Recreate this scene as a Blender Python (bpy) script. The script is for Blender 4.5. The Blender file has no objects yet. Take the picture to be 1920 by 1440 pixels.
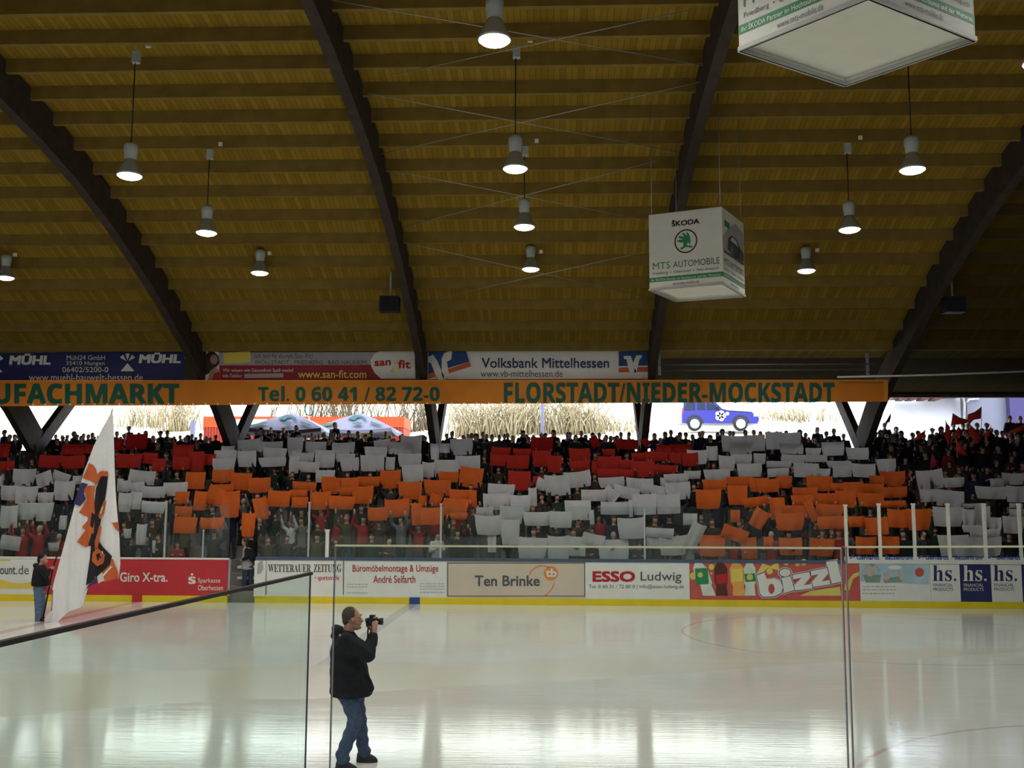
import bpy, bmesh, math, random
from mathutils import Vector, Matrix
random.seed(7)
SC = bpy.context.scene
COL = SC.collection

# ---------------------------------------------------------------- camera
F_PX, W_PX, H_PX = 1940.0, 1920, 1440
CAM_H = 2.9
pitch = math.atan(230 / F_PX)
yaw = math.atan(80 / F_PX * math.cos(pitch))
roll = 0.0043
FWD = Vector((-math.sin(yaw) * math.cos(pitch), math.cos(yaw) * math.cos(pitch), math.sin(pitch)))
RGT0 = Vector((math.cos(yaw), math.sin(yaw), 0))
UP0 = RGT0.cross(FWD)
RGT = RGT0 * math.cos(roll) + UP0 * math.sin(roll)
UP = RGT.cross(FWD)
CAM = Vector((0, 0, CAM_H))
cd = bpy.data.cameras.new('camera')
cd.sensor_width = 36
cd.lens = 36 * F_PX / W_PX
cd.clip_end = 600
cam = bpy.data.objects.new('camera', cd)
COL.objects.link(cam)
cam.matrix_world = Matrix(((RGT.x, UP.x, -FWD.x, 0), (RGT.y, UP.y, -FWD.y, 0), (RGT.z, UP.z, -FWD.z, CAM_H), (0, 0, 0, 1)))
SC.camera = cam

def at(x, y, Y):
    """point of the place seen at photo pixel (x, y), at distance Y into the hall"""
    d = FWD * F_PX + RGT * (x - 960) - UP * (y - 720)
    return CAM + d * (Y / d.y)

# ---------------------------------------------------------------- sky and exposure
wd = bpy.data.worlds.new('overcast_sky')
SC.world = wd
wd.use_nodes = True
bgn = wd.node_tree.nodes['Background']
bgn.inputs[0].default_value = (0.84, 0.90, 1.0, 1)
bgn.inputs[1].default_value = 7.0
SC.view_settings.view_transform = 'Standard'
SC.view_settings.look = 'None'
SC.view_settings.gamma = 1
SC.view_settings.exposure = 0.0
LAMP_W = 610.0
LAMP_COL = (1.0, 0.98, 0.90)

# ---------------------------------------------------------------- materials
MATS = {}
def mat(name, col, rough=0.7, var=0.12, scale=6.0, metal=0.0, spec=0.3, emit=0.0, sub=None):
    if name in MATS: return MATS[name]
    m = bpy.data.materials.new(name); m.use_nodes = True
    nt = m.node_tree; b = nt.nodes['Principled BSDF']
    b.inputs['Roughness'].default_value = rough
    b.inputs['Metallic'].default_value = metal
    b.inputs['Specular IOR Level'].default_value = spec
    tc = nt.nodes.new('ShaderNodeTexCoord')
    nz = nt.nodes.new('ShaderNodeTexNoise'); nz.inputs['Scale'].default_value = scale; nz.inputs['Detail'].default_value = 3
    nt.links.new(tc.outputs['Object'], nz.inputs['Vector'])
    rp = nt.nodes.new('ShaderNodeValToRGB')
    c0 = [max(0, c * (1 - var)) for c in col[:3]]; c1 = [min(1, c * (1 + var)) for c in col[:3]]
    rp.color_ramp.elements[0].position = 0.3; rp.color_ramp.elements[1].position = 0.7
    rp.color_ramp.elements[0].color = (*c0, 1); rp.color_ramp.elements[1].color = (*c1, 1)
    nt.links.new(nz.outputs['Fac'], rp.inputs['Fac'])
    nt.links.new(rp.outputs['Color'], b.inputs['Base Color'])
    if emit:
        b.inputs['Emission Color'].default_value = (*col[:3], 1)
        b.inputs['Emission Strength'].default_value = emit
    MATS[name] = m
    return m

class NT:
    """tiny helper to wire math nodes"""
    def __init__(s, m): s.m = m; s.nt = m.node_tree
    def n(s, t, **k):
        q = s.nt.nodes.new(t)
        for a, v in k.items(): setattr(q, a, v)
        return q
    def lk(s, a, b): s.nt.links.new(a, b)
    def math(s, op, a, b=None, c=None, clamp=False):
        q = s.n('ShaderNodeMath', operation=op); q.use_clamp = clamp
        for i, v in enumerate((a, b, c)):
            if v is None: continue
            if isinstance(v, (int, float)): q.inputs[i].default_value = v
            else: s.lk(v, q.inputs[i])
        return q.outputs[0]
    def smooth(s, v, lo, hi):
        q = s.n('ShaderNodeMapRange', interpolation_type='SMOOTHSTEP')
        s.lk(v, q.inputs['Value']); q.inputs['From Min'].default_value = lo; q.inputs['From Max'].default_value = hi
        return q.outputs[0]
    def mix(s, fac, a, b):
        q = s.n('ShaderNodeMix', data_type='RGBA')
        if isinstance(fac, (int, float)): q.inputs[0].default_value = fac
        else: s.lk(fac, q.inputs[0])
        for i, v in ((6, a), (7, b)):
            if isinstance(v, tuple): q.inputs[i].default_value = (*v[:3], 1)
            else: s.lk(v, q.inputs[i])
        return q.outputs[2]

def ice_material():
    m = bpy.data.materials.new('rink_ice'); m.use_nodes = True; t = NT(m)
    b = t.nt.nodes['Principled BSDF']
    tc = t.n('ShaderNodeTexCoord'); sp = t.n('ShaderNodeSeparateXYZ'); t.lk(tc.outputs['Object'], sp.inputs[0])
    X, Y = sp.outputs[0], sp.outputs[1]
    mp = t.n('ShaderNodeMapping'); t.lk(tc.outputs['Object'], mp.inputs[0]); mp.inputs['Scale'].default_value = (0.10, 1.3, 1)
    mp.inputs['Rotation'].default_value = (0, 0, math.radians(-4))
    n1 = t.n('ShaderNodeTexNoise'); t.lk(mp.outputs[0], n1.inputs['Vector']); n1.inputs['Scale'].default_value = 1.2; n1.inputs['Detail'].default_value = 6
    n2 = t.n('ShaderNodeTexNoise'); t.lk(tc.outputs['Object'], n2.inputs['Vector']); n2.inputs['Scale'].default_value = 0.35; n2.inputs['Detail'].default_value = 4
    mp3 = t.n('ShaderNodeMapping'); t.lk(tc.outputs['Object'], mp3.inputs[0]); mp3.inputs['Scale'].default_value = (0.5, 9, 1)
    n3 = t.n('ShaderNodeTexNoise'); t.lk(mp3.outputs[0], n3.inputs['Vector']); n3.inputs['Scale'].default_value = 2.0; n3.inputs['Detail'].default_value = 4
    base = t.mix(n2.outputs['Fac'], (0.63, 0.63, 0.585), (0.74, 0.74, 0.695))
    base = t.mix(t.smooth(n3.outputs['Fac'], 0.57, 0.72), base, (0.80, 0.81, 0.77))
    def line(coord, c, w, col, f):
        nonlocal base
        d = t.math('ABSOLUTE', t.math('SUBTRACT', coord, c))
        base = t.mix(t.math('MULTIPLY', t.smooth(d, w + .02, w - .02), f), base, col)
    line(X, -12.6, 0.15, (0.45, 0.10, 0.09), 0.5)
    line(X, -4.23, 0.15, (0.20, 0.24, 0.42), t.math('MULTIPLY', t.smooth(Y, 15.0, 23.0), 0.45))
    for cx, cy in ((7.5, 10.3), (7.5, 24.6)):
        dx = t.math('SUBTRACT', X, cx); dy = t.math('SUBTRACT', Y, cy)
        r = t.math('SQRT', t.math('ADD', t.math('MULTIPLY', dx, dx), t.math('MULTIPLY', dy, dy)))
        line(r, 4.5, 0.035, (0.45, 0.10, 0.09), 0.35)
    # scraped matt band swept across the ice, wet beyond its edges
    yy = t.math('ADD', Y, t.math('MULTIPLY', t.math('SUBTRACT', n2.outputs['Fac'], 0.5), 1.6))
    yl = t.math('SUBTRACT', yy, t.math('MULTIPLY', X, 0.45)); yu = t.math('SUBTRACT', yy, t.math('MULTIPLY', X, 0.24))
    band = t.math('MULTIPLY', t.smooth(yl, 17.75, 17.95), t.smooth(yu, 20.6, 20.0))
    yy = yu
    base = t.mix(t.math('MULTIPLY', band, 0.8), base, (0.53, 0.50, 0.40))
    t.lk(base, b.inputs['Base Color'])
    rg = t.math('ADD', 0.03, t.math('MULTIPLY', n1.outputs['Fac'], 0.09))
    rg = t.math('ADD', rg, t.math('MULTIPLY', band, 0.10))
    rg = t.math('ADD', rg, t.math('MULTIPLY', t.smooth(yy, 18.6, 22), 0.05))
    t.lk(rg, b.inputs['Roughness'])
    t.lk(t.math('SUBTRACT', 0.5, t.math('MULTIPLY', band, 0.33)), b.inputs['Specular IOR Level'])
    b.inputs['IOR'].default_value = 1.47
    bp = t.n('ShaderNodeBump'); bp.inputs['Strength'].default_value = 0.05; bp.inputs['Distance'].default_value = 0.02
    t.lk(n3.outputs['Fac'], bp.inputs['Height']); t.lk(bp.outputs[0], b.inputs['Normal'])
    return m

def deck_material(name='roof_boards', dim=1.0):
    m = bpy.data.materials.new(name); m.use_nodes = True; t = NT(m)
    b = t.nt.nodes['Principled BSDF']; b.inputs['Roughness'].default_value = 0.95; b.inputs['Specular IOR Level'].default_value = 0.02
    tc = t.n('ShaderNodeTexCoord'); sp = t.n('ShaderNodeSeparateXYZ'); t.lk(tc.outputs['Object'], sp.inputs[0])
    k = t.math('FLOOR', t.math('MULTIPLY', sp.outputs[0], 7.0))
    wn = t.n('ShaderNodeTexWhiteNoise', noise_dimensions='1D'); t.lk(k, wn.inputs['W'])
    nz = t.n('ShaderNodeTexNoise'); t.lk(tc.outputs['Object'], nz.inputs['Vector']); nz.inputs['Scale'].default_value = 1.1; nz.inputs['Detail'].default_value = 5
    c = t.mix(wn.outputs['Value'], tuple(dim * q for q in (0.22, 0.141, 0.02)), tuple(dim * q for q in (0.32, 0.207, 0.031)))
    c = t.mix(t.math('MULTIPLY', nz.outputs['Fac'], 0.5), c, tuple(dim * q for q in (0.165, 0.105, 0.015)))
    gap = t.smooth(t.math('ABSOLUTE', t.math('SUBTRACT', t.math('FRACT', t.math('MULTIPLY', sp.outputs[0], 7.0)), 0.5)), 0.45, 0.49)
    c = t.mix(t.math('MULTIPLY', gap, 0.7), c, (0.04, 0.022, 0.006))
    t.lk(c, b.inputs['Base Color'])
    return m

def paper_material(name, col, thru):
    m = mat(name, col, .8, .07, 5); t = NT(m); nt = m.node_tree; b = nt.nodes['Principled BSDF']
    tr = t.n('ShaderNodeBsdfTranslucent'); tr.inputs[0].default_value = (*col, 1)
    mx = t.n('ShaderNodeMixShader'); mx.inputs[0].default_value = thru
    t.lk(b.outputs[0], mx.inputs[1]); t.lk(tr.outputs[0], mx.inputs[2]); t.lk(mx.outputs[0], nt.nodes['Material Output'].inputs['Surface'])
    return m
def glass_material(name, tint, spec=1.15, haze=0.0):
    m = bpy.data.materials.new(name); m.use_nodes = True; t = NT(m)
    nt = t.nt; nt.nodes.remove(nt.nodes['Principled BSDF']); out = nt.nodes['Material Output']
    tr = t.n('ShaderNodeBsdfTransparent'); tr.inputs[0].default_value = (*tint, 1)
    gl = t.n('ShaderNodeBsdfGlossy'); gl.inputs['Roughness'].default_value = 0.03; gl.inputs['Color'].default_value = (0.9, 0.95, 0.95, 1)
    df = t.n('ShaderNodeBsdfDiffuse'); df.inputs['Color'].default_value = (0.75, 0.85, 0.84, 1)
    nz = t.n('ShaderNodeTexNoise'); nz.inputs['Scale'].default_value = 2.5; nz.inputs['Detail'].default_value = 4
    tc = t.n('ShaderNodeTexCoord'); t.lk(tc.outputs['Object'], nz.inputs['Vector'])
    mx = t.n('ShaderNodeMixShader'); mx.inputs[0].default_value = spec; t.lk(tr.outputs[0], mx.inputs[1]); t.lk(gl.outputs[0], mx.inputs[2])
    m2 = t.n('ShaderNodeMixShader'); t.lk(t.math('MULTIPLY', nz.outputs['Fac'], haze * 2), m2.inputs[0]); t.lk(mx.outputs[0], m2.inputs[1]); t.lk(df.outputs[0], m2.inputs[2])
    t.lk(m2.outputs[0], out.inputs['Surface'])
    return m

# ---------------------------------------------------------------- mesh builder
class MB:
    def __init__(s): s.v = []; s.f = []; s.mi = []; s.sm = []
    def add(s, vs, fs, mi=0, smooth=False):
        o = len(s.v); s.v += [tuple(v) for v in vs]
        for f in fs: s.f.append(tuple(i + o for i in f)); s.mi.append(mi); s.sm.append(smooth)
        return s
    def box(s, c, d, mi=0, rz=0.0, rot=None):
        R = rot if rot is not None else Matrix.Rotation(rz, 3, 'Z')
        c = Vector(c); h = [q / 2 for q in d]
        vs = [c + R @ Vector((sx * h[0], sy * h[1], sz * h[2])) for sz in (-1, 1) for sy in (-1, 1) for sx in (-1, 1)]
        return s.add(vs, [(0, 2, 3, 1), (4, 5, 7, 6), (0, 1, 5, 4), (2, 6, 7, 3), (0, 4, 6, 2), (1, 3, 7, 5)], mi)
    def span(s, a, b, mi=0):
        return s.box([(p + q) / 2 for p, q in zip(a, b)], [abs(q - p) for p, q in zip(a, b)], mi)
    def bar(s, p, q, w, h, mi=0):
        """rectangular bar from p to q: w across, h in the upright direction"""
        p = Vector(p); q = Vector(q); d = (q - p).normalized()
        up = Vector((0, 0, 1)) if abs(d.z) < 0.95 else Vector((0, 1, 0))
        sd = d.cross(up).normalized(); u = sd.cross(d)
        vs = [e + sd * (a * w / 2) + u * (b * h / 2) for e in (p, q) for a, b in ((-1, -1), (1, -1), (1, 1), (-1, 1))]
        return s.add(vs, [(0, 3, 2, 1), (4, 5, 6, 7), (0, 1, 5, 4), (1, 2, 6, 5), (2, 3, 7, 6), (3, 0, 4, 7)], mi)
    def tube(s, pts, r, n=8, mi=0, r2=None):
        pts = [Vector(p) for p in pts]; vs = []; m = len(pts)
        for i, p in enumerate(pts):
            d = (pts[min(i + 1, m - 1)] - pts[max(i - 1, 0)]).normalized()
            up = Vector((0, 0, 1)) if abs(d.z) < 0.9 else Vector((0, 1, 0))
            a = d.cross(up).normalized(); b = a.cross(d)
            rr = r if r2 is None else r + (r2 - r) * i / (m - 1)
            vs += [p + (a * math.cos(2 * math.pi * k / n) + b * math.sin(2 * math.pi * k / n)) * rr for k in range(n)]
        fs = [(i * n + k, i * n + (k + 1) % n, (i + 1) * n + (k + 1) % n, (i + 1) * n + k) for i in range(m - 1) for k in range(n)]
        fs += [tuple(range(n))[::-1], tuple((m - 1) * n + k for k in range(n))]
        return s.add(vs, fs, mi, True)
    def lathe(s, prof, c=(0, 0, 0), n=24, mi=0, axis=None):
        """prof = [(radius, height)], turned about the upright (or `axis` matrix) through c"""
        c = Vector(c); R = axis if axis is not None else Matrix.Identity(3); vs = []
        for r, z in prof: vs += [c + R @ Vector((r * math.cos(2 * math.pi * k / n), r * math.sin(2 * math.pi * k / n), z)) for k in range(n)]
        m = len(prof)
        fs = [(i * n + k, i * n + (k + 1) % n, (i + 1) * n + (k + 1) % n, (i + 1) * n + k) for i in range(m - 1) for k in range(n)]
        fs += [tuple(range(n))[::-1], tuple((m - 1) * n + k for k in range(n))]
        return s.add(vs, fs, mi, True)
    def slab(s, pts, thick, mi=0):
        """outline (front face, list of points) given real thickness away from the camera"""
        n = len(pts); pts = [Vector(p) for p in pts]; t = Vector((0, thick, 0)) if isinstance(thick, (int, float)) else Vector(thick)
        vs = pts + [p + t for p in pts]
        fs = [tuple(range(n))[::-1], tuple(n + i for i in range(n))] + [(i, (i + 1) % n, n + (i + 1) % n, n + i) for i in range(n)]
        return s.add(vs, fs, mi)
    def build(s, name, mats, parent=None):
        me = bpy.data.meshes.new(name); me.from_pydata(s.v, [], s.f)
        if not isinstance(mats, (list, tuple)): mats = [mats]
        for m in mats: me.materials.append(m)
        me.polygons.foreach_set('material_index', s.mi); me.polygons.foreach_set('use_smooth', s.sm)
        me.update()
        bm = bmesh.new(); bm.from_mesh(me); bmesh.ops.recalc_face_normals(bm, faces=bm.faces); bm.to_mesh(me); bm.free()
        return link(name, me, parent)

def link(name, me, parent=None):
    o = bpy.data.objects.new(name, me); COL.objects.link(o)
    if parent is not None:
        o.parent = parent
        o.matrix_parent_inverse = parent.matrix_basis.inverted()
    return o
def empty(name, loc, rz=0.0):
    o = bpy.data.objects.new(name, None); COL.objects.link(o); o.location = loc; o.rotation_euler = (0, 0, rz); o.empty_display_size = 0.1
    return o
def tag(o, label=None, cat=None, group=None, kind=None):
    if label: o['label'] = label
    if cat: o['category'] = cat
    if group: o['group'] = group
    if kind: o['kind'] = kind
    return o
def struct(o): o['kind'] = 'structure'; return o
def dup(root, loc, rz=None):
    c = root.copy(); COL.objects.link(c); c.location = loc
    if rz is not None: c.rotation_euler = (0, 0, rz)
    for ch in root.children:
        d = ch.copy(); COL.objects.link(d); d.parent = c; d.matrix_parent_inverse = ch.matrix_parent_inverse.copy()
        for g in ch.children:
            e = g.copy(); COL.objects.link(e); e.parent = d
    return c

# ---------------------------------------------------------------- lettering
_TX = {}; _ASP = {}
BOLD = lambda t: ''.join(chr(0x1D5D4 + ord(c) - 65) if 'A' <= c <= 'Z' else chr(0x1D5EE + ord(c) - 97) if 'a' <= c <= 'z' else chr(0x1D7EC + ord(c) - 48) if '0' <= c <= '9' else c for c in t)
SERIF = lambda t, b=True: ''.join(chr(0x1D400 + ord(c) - 65) if 'A' <= c <= 'Z' else chr(0x1D41A + ord(c) - 97) if 'a' <= c <= 'z' else c for c in t)
def text_shape(s, fat=0.0, shear=0.0):
    """flat letter shapes, scaled to a unit box: (verts2d, faces)"""
    key = (s, fat, shear)
    if key in _TX: return _TX[key]
    cu = bpy.data.curves.new('lettering', 'FONT'); cu.body = s; cu.offset = fat; cu.shear = shear; cu.resolution_u = 3
    ob = bpy.data.objects.new('lettering', cu); COL.objects.link(ob)
    dg = bpy.context.evaluated_depsgraph_get(); dg.update()
    me = bpy.data.meshes.new_from_object(ob.evaluated_get(dg))
    vs = [(v.co.x, v.co.y) for v in me.vertices]; fs = [tuple(p.vertices) for p in me.polygons]
    bpy.data.objects.remove(ob); bpy.data.curves.remove(cu); bpy.data.meshes.remove(me)
    if vs:
        x0 = min(v[0] for v in vs); x1 = max(v[0] for v in vs); y0 = min(v[1] for v in vs); y1 = max(v[1] for v in vs)
        _ASP[key] = (x1 - x0, y1 - y0)
        vs = [((x - x0) / (x1 - x0), (y - y0) / (y1 - y0)) for x, y in vs]
    _TX[key] = (vs, fs)
    return _TX[key]
def letters(mb, s, place, mi=0, fat=0.0, shear=0.0):
    """place(u, v) -> point in the hall, u and v running 0..1 over the lettering; fat = how heavy the strokes are"""
    vs, fs = text_shape(s, 0.0, shear); asp = _ASP[(s, 0.0, shear)]
    o = place(0, 0); nn = (place(1, 0) - o).cross(place(0, 1) - o).normalized()
    for i, (du, dv) in enumerate(((0, 0),) if not fat else ((-1, -1), (1, -1), (-1, 1), (1, 1), (0, 0))):
        a, b = du * fat * .55 / asp[0], dv * fat * .55 / asp[1]
        k = 1 / (1 + 2 * fat * .55 / asp[0]), 1 / (1 + 2 * fat * .55 / asp[1])
        mb.add([place((u - .5) * k[0] + .5 + a, (v - .5) * k[1] + .5 + b) + nn * (.0012 * i) for u, v in vs], fs, mi)
def px_text(mb, s, box, Y, mi=0, fat=0.0, shear=0.0, rise=0.0):
    x0, y0, x1, y1 = box
    letters(mb, s, lambda u, v: at(x0 + (x1 - x0) * u, y1 - (y1 - y0) * v - rise * u, Y), mi, fat, shear)
def px_poly(mb, pts, Y, mi=0, thick=0.004):
    mb.slab([at(x, y, Y) for x, y in pts], thick, mi)
def disc(cx, cy, rx, ry=None, n=20, a0=0, a1=360):
    ry = rx if ry is None else ry
    return [(cx + rx * math.cos(math.radians(a0 + (a1 - a0) * k / (n if a1 - a0 < 360 else n))), cy + ry * math.sin(math.radians(a0 + (a1 - a0) * k / n))) for k in range(n if a1 - a0 >= 360 else n + 1)]
def arc_band(cx, cy, r, w, a0, a1, n=16, ry=None):
    ry = r if ry is None else ry
    o = [(cx + (r + w / 2) * math.cos(math.radians(a0 + (a1 - a0) * k / n)), cy + (ry + w / 2) * math.sin(math.radians(a0 + (a1 - a0) * k / n))) for k in range(n + 1)]
    i = [(cx + (r - w / 2) * math.cos(math.radians(a0 + (a1 - a0) * k / n)), cy + (ry - w / 2) * math.sin(math.radians(a0 + (a1 - a0) * k / n))) for k in range(n + 1)]
    return o + i[::-1]

# ---------------------------------------------------------------- organic bodies
def capsule(mb, p, q, r0, r1, n=12):
    p = Vector(p); q = Vector(q); d = q - p; L = d.length or 1e-4; d = d / L
    a = d.cross(Vector((0.3, 0.2, 1)) if abs(d.z) < 0.9 else Vector((0, 1, 0.2))).normalized(); b = a.cross(d)
    rings = []
    for k in range(4): t = math.radians(-80 + 80 * k / 3); rings.append((p + d * r0 * math.sin(t), r0 * math.cos(t)))
    for k in range(4): t = math.radians(80 * k / 3); rings.append((q + d * r1 * math.sin(t), r1 * math.cos(t)))
    vs = [c + (a * math.cos(2 * math.pi * i / n) + b * math.sin(2 * math.pi * i / n)) * r for c, r in rings for i in range(n)]
    m = len(rings)
    fs = [(j * n + i, j * n + (i + 1) % n, (j + 1) * n + (i + 1) % n, (j + 1) * n + i) for j in range(m - 1) for i in range(n)]
    fs += [tuple(range(n))[::-1], tuple((m - 1) * n + i for i in range(n))]
    mb.add(vs, fs)
def ellipsoid(mb, c, r, rot=None, n=14, m=9):
    c = Vector(c); R = rot if rot is not None else Matrix.Identity(3); vs = []
    for j in range(m):
        t = math.radians(-84 + 168 * j / (m - 1))
        vs += [c + R @ Vector((r[0] * math.cos(t) * math.cos(2 * math.pi * i / n), r[1] * math.cos(t) * math.sin(2 * math.pi * i / n), r[2] * math.sin(t))) for i in range(n)]
    fs = [(j * n + i, j * n + (i + 1) % n, (j + 1) * n + (i + 1) % n, (j + 1) * n + i) for j in range(m - 1) for i in range(n)]
    fs += [tuple(range(n))[::-1], tuple((m - 1) * n + i for i in range(n))]
    mb.add(vs, fs)
def loft(mb, rings, n=20):
    """rings = [(centre, rx, ry)] stacked upwards"""
    vs = [Vector(c) + Vector((rx * math.cos(2 * math.pi * i / n), ry * math.sin(2 * math.pi * i / n), 0)) for c, rx, ry in rings for i in range(n)]
    m = len(rings)
    fs = [(j * n + i, j * n + (i + 1) % n, (j + 1) * n + (i + 1) % n, (j + 1) * n + i) for j in range(m - 1) for i in range(n)]
    fs += [tuple(range(n))[::-1], tuple((m - 1) * n + i for i in range(n))]
    mb.add(vs, fs)
def fuse(mb, voxel, smooth=4, fac=0.5):
    """melt the overlapping shapes of mb into one continuous skin, returned as a mesh"""
    me = bpy.data.meshes.new('skin'); me.from_pydata(mb.v, [], mb.f)
    bm = bmesh.new(); bm.from_mesh(me); bmesh.ops.recalc_face_normals(bm, faces=bm.faces); bm.to_mesh(me); bm.free()
    ob = bpy.data.objects.new('skin', me); COL.objects.link(ob)
    r = ob.modifiers.new('r', 'REMESH'); r.mode = 'VOXEL'; r.voxel_size = voxel; r.use_smooth_shade = True
    if smooth:
        q = ob.modifiers.new('s', 'SMOOTH'); q.iterations = smooth; q.factor = fac
    dg = bpy.context.evaluated_depsgraph_get(); dg.update()
    out = bpy.data.meshes.new_from_object(ob.evaluated_get(dg))
    bpy.data.objects.remove(ob); bpy.data.meshes.remove(me)
    out.polygons.foreach_set('use_smooth', [True] * len(out.polygons))
    return out
# ================================================================ THE HALL
M_ice = ice_material(); M_deck = deck_material(); M_deckd = deck_material('dark_roof_boards', .38); M_eave = deck_material('shaded_eave_boards', .09)  # eave boards carry the shade of the overhang in their dimmed colour
M_purlin = mat('purlin_wood', (0.20, 0.132, 0.025), 0.8, 0.15, 2)
M_purld = mat('dark_purlin_wood', (0.075, 0.05, 0.012), 0.8, 0.15, 2)  # darker purlin wood for the end bay
M_beam = mat('dark_glulam', (0.042, 0.031, 0.024), 0.85, 0.25, 3)
M_leg = mat('lighter_glulam', (0.075, 0.06, 0.06), 0.85, 0.25, 3)  # lighter than the arches: outer struts, feet and eave beam
M_conc = mat('concrete', (0.20, 0.19, 0.18), 0.9, 0.15, 2)
M_gable = mat('gable_boards', (0.07, 0.055, 0.05), 0.9, 0.2, 2)
M_white = mat('white_panel', (0.74, 0.74, 0.70), 0.5, 0.04, 3)
M_steel = mat('grey_steel', (0.38, 0.39, 0.40), 0.45, 0.08, 8, metal=0.6)
M_pale = mat('pale_metal', (0.75, 0.76, 0.68), 0.4, 0.05, 8)
M_black = mat('black_plastic', (0.012, 0.012, 0.014), 0.5, 0.2, 10)
M_yellow = mat('yellow_kick', (0.72, 0.56, 0.02), 0.45, 0.08, 1.5)
M_red = mat('sign_red', (0.50, 0.035, 0.045), 0.5, 0.06, 3)
M_redl = mat('letter_red', (0.45, 0.02, 0.03), 0.5, 0.05, 3)
M_navy = mat('sign_navy', (0.022, 0.028, 0.12), 0.5, 0.1, 3)
M_blue = mat('sign_blue', (0.03, 0.07, 0.26), 0.5, 0.1, 3)
M_ink = mat('ink_black', (0.02, 0.02, 0.025), 0.5, 0.1, 3)
M_grey = mat('letter_grey', (0.09, 0.10, 0.12), 0.5, 0.1, 3)
M_lgrey = mat('print_grey', (0.38, 0.38, 0.38), 0.6, 0.06, 3)
M_orange = mat('banner_orange', (0.62, 0.20, 0.015), 0.7, 0.1, 1.2)
M_green = mat('letter_green', (0.006, 0.085, 0.055), 0.6, 0.1, 3)
M_sgreen = mat('sign_green', (0.03, 0.24, 0.09), 0.5, 0.08, 3)
M_beige = mat('sign_beige', (0.62, 0.52, 0.42), 0.5, 0.05, 1.0)
M_lor = mat('logo_orange', (0.75, 0.25, 0.06), 0.5, 0.05, 3)
M_gold = mat('sign_yellow', (0.75, 0.58, 0.10), 0.5, 0.06, 3)
M_sky = mat('print_skyblue', (0.40, 0.56, 0.66), 0.5, 0.12, 1.5)
M_skin = mat('skin', (0.46, 0.25, 0.17), 0.6, 0.08, 12)
M_hairb = mat('hair_brown', (0.05, 0.03, 0.02), 0.7, 0.25, 30)
M_denim = mat('denim', (0.045, 0.065, 0.11), 0.85, 0.2, 14)
M_dark = mat('black_cloth', (0.012, 0.012, 0.016), 0.9, 0.2, 9)
M_clear = glass_material('far_glass', (0.93, 0.965, 0.95), .03, 0.012)
M_near = glass_material('near_glass', (0.955, 0.985, 0.975), .012, 0.004)
M_side = glass_material('side_glass', (0.90, 0.965, 0.945), .04, 0.03)
YB, YN = 31.3, 3.9                      # far and near rink boards
XL, XR = -33.0, 20.6                    # gable walls

# ---- ice and concrete
mb = MB(); mb.span((-30, YN, -0.05), (17, YB, 0)); struct(mb.build('floor', M_ice))
mb = MB(); mb.span((XL, -9, -0.25), (XR, 46, -0.06)); struct(mb.build('floor_slab', M_conc))
mb = MB(); mb.span((XL, YB + 0.16, -0.05), (XR, 33.0, 0.30)); struct(mb.build('floor_aisle', M_conc))
mb = MB()
NROW = 10
for k in range(NROW): mb.span((XL, 33.0 + .8 * k, -0.05), (XR, 41.0, 0.30 + .4 * k + (0.0 if k else 0.02)))
mb.span((XL, 41.0, -0.05), (XR, 46.0, 4.25))
struct(mb.build('floor_terrace', M_conc))
def row_z(k): return 0.32 if k <= 0 else (0.30 + .4 * k if k < NROW else 4.25)
def row_y(k): return 33.0 + .8 * k + 0.45
# near side, below the camera
mb = MB(); mb.span((-26, YN - 0.05, -0.05), (14, YN + 0.05, 1.2)); struct(mb.build('wall_near_board', M_white))
mb = MB(); mb.span((XL, -9.3, -0.2), (XR, -9, 6.6)); struct(mb.build('wall_near', M_gable))
mb = MB(); mb.span((XL - .3, -9, -0.2), (XL, 46, 14.5)); struct(mb.build('wall_left', M_gable))
mb = MB(); mb.span((XR, -9, -0.2), (XR + .3, 46, 14.5)); struct(mb.build('wall_right', M_gable))

# ---- roof: glulam arches, purlins, boards
PROF = [(1.0, 118), (.95, 190), (.9, 242), (.85, 287), (.8, 330), (.75, 367), (.7, 400), (.65, 427), (.6, 447), (.55, 461), (.5, 471), (.45, 476), (.427, 477)]
ARCH = [(41 * r, CAM_H + p / 47.3) for r, p in PROF]           # centre line (Y, z), far half
YC = 17.5
def mirror(l): return l + [(2 * YC - y, z) for y, z in l[-2::-1]]
def interp(tab, y):
    t = sorted(tab)
    if y <= t[0][0]: return t[0][1]
    for (a, b), (c, d) in zip(t, t[1:]):
        if y <= c: return b + (d - b) * (y - a) / (c - a)
    return t[-1][1]
DECK = [(44.8, 7.75), (41.0, 8.25), (38.6, 8.45), (36.9, 8.62), (34.85, 9.55), (32.8, 10.42), (30.75, 11.2), (28.7, 11.9), (26.65, 12.46), (24.6, 12.88), (22.55, 13.18), (20.5, 13.4), (18.45, 13.5), (17.5, 13.51)]
DK = mirror(DECK)
def deck_z(y): return interp(DK, y)
XE = 12.05                                                     # the end bay beyond the last arch has darker boards and purlins
n = len(DK)
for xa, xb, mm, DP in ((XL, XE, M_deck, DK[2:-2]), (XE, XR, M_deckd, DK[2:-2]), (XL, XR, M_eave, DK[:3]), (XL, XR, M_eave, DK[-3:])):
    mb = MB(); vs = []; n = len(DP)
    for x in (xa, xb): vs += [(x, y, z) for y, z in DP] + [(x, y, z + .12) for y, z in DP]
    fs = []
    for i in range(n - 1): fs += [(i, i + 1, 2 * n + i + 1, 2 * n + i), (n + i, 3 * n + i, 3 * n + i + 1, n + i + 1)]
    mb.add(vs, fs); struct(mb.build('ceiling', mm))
XA = [-20.95 - 8.2, -20.95, -12.85, -4.72, 3.49, 12.05]
y = 36.6; k = 0
pur = MB()
ys = []
while y > -1.5: ys.append(y); y -= 1.17
proto = None
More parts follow.
